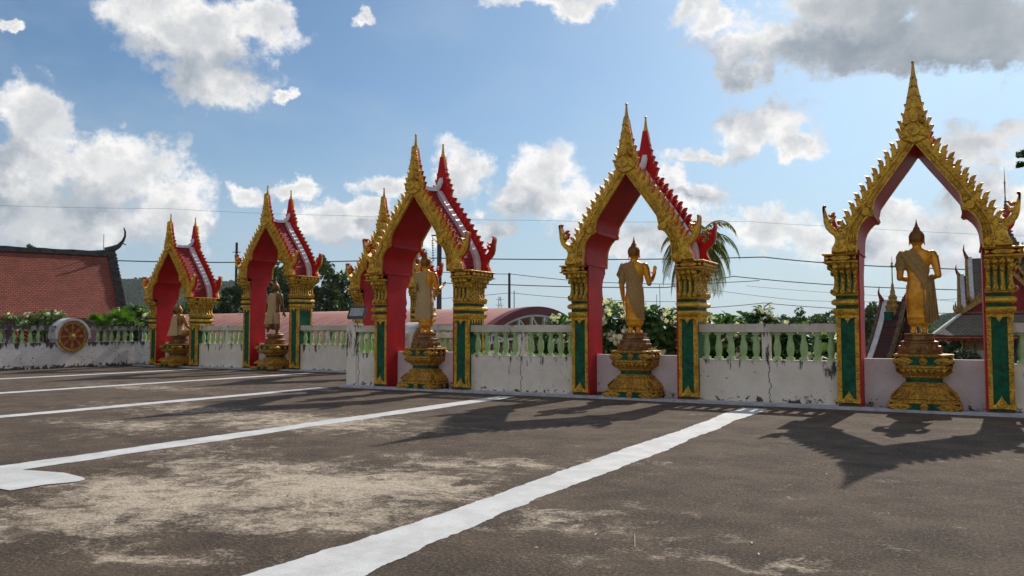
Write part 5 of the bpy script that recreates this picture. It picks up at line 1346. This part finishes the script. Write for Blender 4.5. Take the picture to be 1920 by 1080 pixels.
b = MB(); b.rings([sq(2.5,G0+2.25), sq(2.6,G0+2.4), sq(2.45,G0+2.5), sq(2.2,G0+2.55), sq(2.2,G0+3.0)]); obj('cornice', b, REDF, t, 0)
for k in range(2):
    gable_roof(t, 1.85, 2.7, -2.1, 2.1, G0+3.15, GREYT, k*math.pi/2, True, GOLDF, REDF, .9)
    gable_roof(t, 2.55, 2.3, -2.55, 2.55, G0+2.50, GREYT, k*math.pi/2+.0001, True, GOLDF, REDF, .7)
b = MB(); z = G0+5.75
pr = []
for w, h in ((1.15,.30),(.95,.30),(.78,.28),(.62,.26),(.46,.24)):
    pr += [(w*1.02,z),(w*1.12,z+.06),(w*1.12,z+.10),(w*.9,z+.12),(w*.86,z+h)]; z += h
b.lathe(pr, 0, 0, 8, a0=math.pi/8)
for w, zz in ((1.15,G0+5.85),(.95,G0+6.15),(.78,G0+6.45)):
    for k in range(8):
        a = k*math.pi/4+math.pi/8; b.add([(w*1.1*math.cos(a)-.06,w*1.1*math.sin(a),zz),(w*1.1*math.cos(a)+.06,w*1.1*math.sin(a),zz),(w*1.1*math.cos(a),w*1.1*math.sin(a)+.08,zz),(w*1.12*math.cos(a),w*1.12*math.sin(a),zz+.32)], [(0,1,3),(1,2,3),(2,0,3),(0,2,1)])
obj('tiered_tower', b, ORN, t, 0)
b = MB(); pr = []
for i in range(12):
    u = i/12; rr_ = .36*(1-u)**1.25+.03; pr += [(rr_*.72,z+i*.20),(rr_,z+i*.20+.05),(rr_,z+i*.20+.10),(rr_*.7,z+i*.20+.15)]
pr += [(.03,z+2.45),(.04,z+3.2),(.06,z+3.26),(.025,z+3.32),(.006,z+4.2)]
b.lathe(pr, 0, 0, 10); obj('spire', b, mat('spire_weathered', (.22,.13,.09), (.12,.07,.05), 8, .6, .1, .3, 20), t, 40)

# ------------------------------------------------------------------ poles, tower, wires
POLE = mat('dark_pole', (.045,.045,.047), (.03,.03,.032), 6, .8, 0, .2, 20)
def pole(label, x, y, dep, r, arms=0, cat='utility pole', name='utility_pole'):
    P = at(x, y, dep); H = P.z + 4.2; t = thing(name, label, cat, (P.x, P.y, -4.2), R(YAW))
    b = MB(); b.tube([(0,0,0),(0,0,H)], [r*1.25, r], 10); obj('shaft', b, POLE, t); return t, H
t, H = pole('thick dark utility pole with insulator strings, seen above the near gate', 824, 432, 55, .16)
b = MB(); b.bar((-.55,0,H-.35),(.25,0,H-.35),.09); b.bar((-.5,0,H-.5),(0,0,H-1.0),.05); obj('cross_arm', b, POLE, t, 0)
for zz in (H-.42, H-7.2):
    b = MB(); b.tube([(-.48,0,zz),(-.44,0,zz-2.0)], .015, 5)
    for k in range(9): b.lathe([(.02,zz-.25-k*.17),(.075,zz-.27-k*.17),(.075,zz-.31-k*.17),(.02,zz-.33-k*.17)], -.475+.016*k*.17/.17*.5, 0, 8)
    obj('insulator_string', b, POLE, t)
pole('short dark utility pole behind the arched hall roof', 955, 512, 90, .14)
t, H = pole('thin weathered pole left of the tall gate', 444, 455, 100, .15)
b = MB(); b.bar((-.5,0,H-1.2),(.5,0,H-1.2),.09); obj('cross_arm', b, POLE, t, 0)
pole('thin antenna mast over the middle gate shrubs, the taller of two', 1237, 532, 120, .04, cat='mast', name='antenna_mast')
pole('thin antenna mast over the middle gate shrubs, the shorter of two', 1231, 552, 121, .035, cat='mast', name='antenna_mast')
pole('slim pole right of the short utility pole', 964, 545, 95, .05)
P = at(937, 556, 330); t = thing('lattice_tower', 'tiny lattice transmission tower far beyond the hall roof', 'tower', (P.x,P.y,-4.2), R(YAW)); H = P.z+4.2
b = MB()
for s in (-1,1):
    b.bar((s*1.6,0,0),(s*.35,0,H),.22)
    for k in range(8): 
        f = lambda q: 1.6-(1.25)*q; a_, c_ = k/8, (k+1)/8; b.bar((s*f(a_),0,H*a_),(-s*f(c_),0,H*c_),.12)
for q in (.7,.82,.94): b.bar((-1.7,0,H*q),(1.7,0,H*q),.18)
obj('lattice', b, ALU, t, 0)
WIRE = mat('dark_cable', (.03,.03,.035), None, 5, .6)
WIREP = mat('pale_cable', (.16,.18,.20), None, 5, .6)
def wire(label, pts, dep, r, m=None):
    b = MB(); P = []
    for (x, y), (x2, y2) in zip(pts, pts[1:]):
        for k in range(10): u = k/10; P.append(at(x+(x2-x)*u, y+(y2-y)*u + (x2-x)*.010*4*u*(1-u)*.6, dep))
    P.append(at(*pts[-1], dep)); b.tube(P, r, 5)
    tag(obj('power_line', b, m or WIRE, smooth=60), label, 'cable', 'power lines across the sky')
wire('thin pale cable highest across the whole sky, passing over the far gates', [(-150,379),(312,391),(640,404),(1000,413),(1400,415),(1560,424),(2050,446)], 75, .013, WIREP)
wire('dark cable crossing behind every gate at the height of the capitals', [(150,486),(444,492),(820,484),(1432,482),(1562,494),(1720,502),(2050,508)], 62, .042)
wire('dark cable just below the capitals, from the short pole to the right', [(820,510),(960,514),(1100,528),(1290,533)], 70, .028)
wire('dark cable at the height of the raised hand of the middle statue', [(820,530),(955,534),(1250,539),(1375,518),(1560,534),(1720,541),(2050,546)], 64, .036)
wire('short dark cable joining the kink right of the palm', [(1290,533),(1370,529),(1424,526)], 64.2, .028)
wire('thin cable sagging over the middle gate shrubs', [(820,560),(957,549),(1100,561),(1300,566)], 80, .024)
wire('thin cable lowest left of the right end gate, bent up at its middle', [(1300,578),(1371,574),(1432,568),(1562,578),(1800,588)], 70, .028)
wire('thin pale cable sloping from the palm to the right end gate', [(1300,538),(1375,549),(1500,563),(1650,566),(1800,560)], 85, .022, WIREP)
wire('faint cable over the far left hills', [(150,531),(300,539),(444,540),(700,556)], 100, .028, WIREP)
wire('faint pale cable low over the right end gate opening', [(1400,536),(1600,551),(1720,558),(1900,574)], 95, .02, WIREP)

# ------------------------------------------------------------------ air
hzm = bpy.data.materials.new('haze'); hzm.use_nodes = True; nt = hzm.node_tree; nt.nodes.remove(nt.nodes['Principled BSDF'])
pv = nt.nodes.new('ShaderNodeVolumePrincipled'); pv.inputs['Color'].default_value = (.86,.92,1,1); pv.inputs['Density'].default_value = .00008; pv.inputs['Anisotropy'].default_value = .3
nt.links.new(pv.outputs[0], nt.nodes['Material Output'].inputs['Volume'])
b = MB(); b.box(-2600, 1600, -60, 2600, -6, 160); tag(obj('haze', b, hzm, smooth=0), kind='stuff')

# ------------------------------------------------------------------ litter on the pavement
STRAWM = mat('dry_straw', (.42,.30,.15), (.34,.23,.11), 9, .8)
b = MB(); b.tube([(-2.00,5.30,.006),(-1.93,5.12,.008),(-1.87,4.96,.006)], .0035, 5); tag(obj('straw', b, STRAWM), 'dry straw lying on the dark pavement in the right foreground', 'straw')
PET = mat('pale_petal', (.60,.56,.46), (.45,.40,.30), 9, .7); rl = random.Random(9)
for i in range(16):
    x, y = rl.uniform(-4.6, 1.2), rl.uniform(4.6, 9.5)
    if -3.65 < x < -2.95: x += 1
    b = MB(); a = rl.uniform(0, 3); l = rl.uniform(.012,.028); c_, s_ = math.cos(a), math.sin(a)
    b.add([(-l*c_,-l*s_,.004),(l*.3*s_,-l*.3*c_,.012),(l*c_,l*s_,.006),(-l*.3*s_,l*.3*c_,.013)], [(0,1,2,3)]); o = obj('fallen_petal', b, PET, smooth=0); o.location = (x, y, .002)
    tag(o, 'tiny pale petal lying on the dark pavement in the foreground', 'petal', 'petals on the pavement')
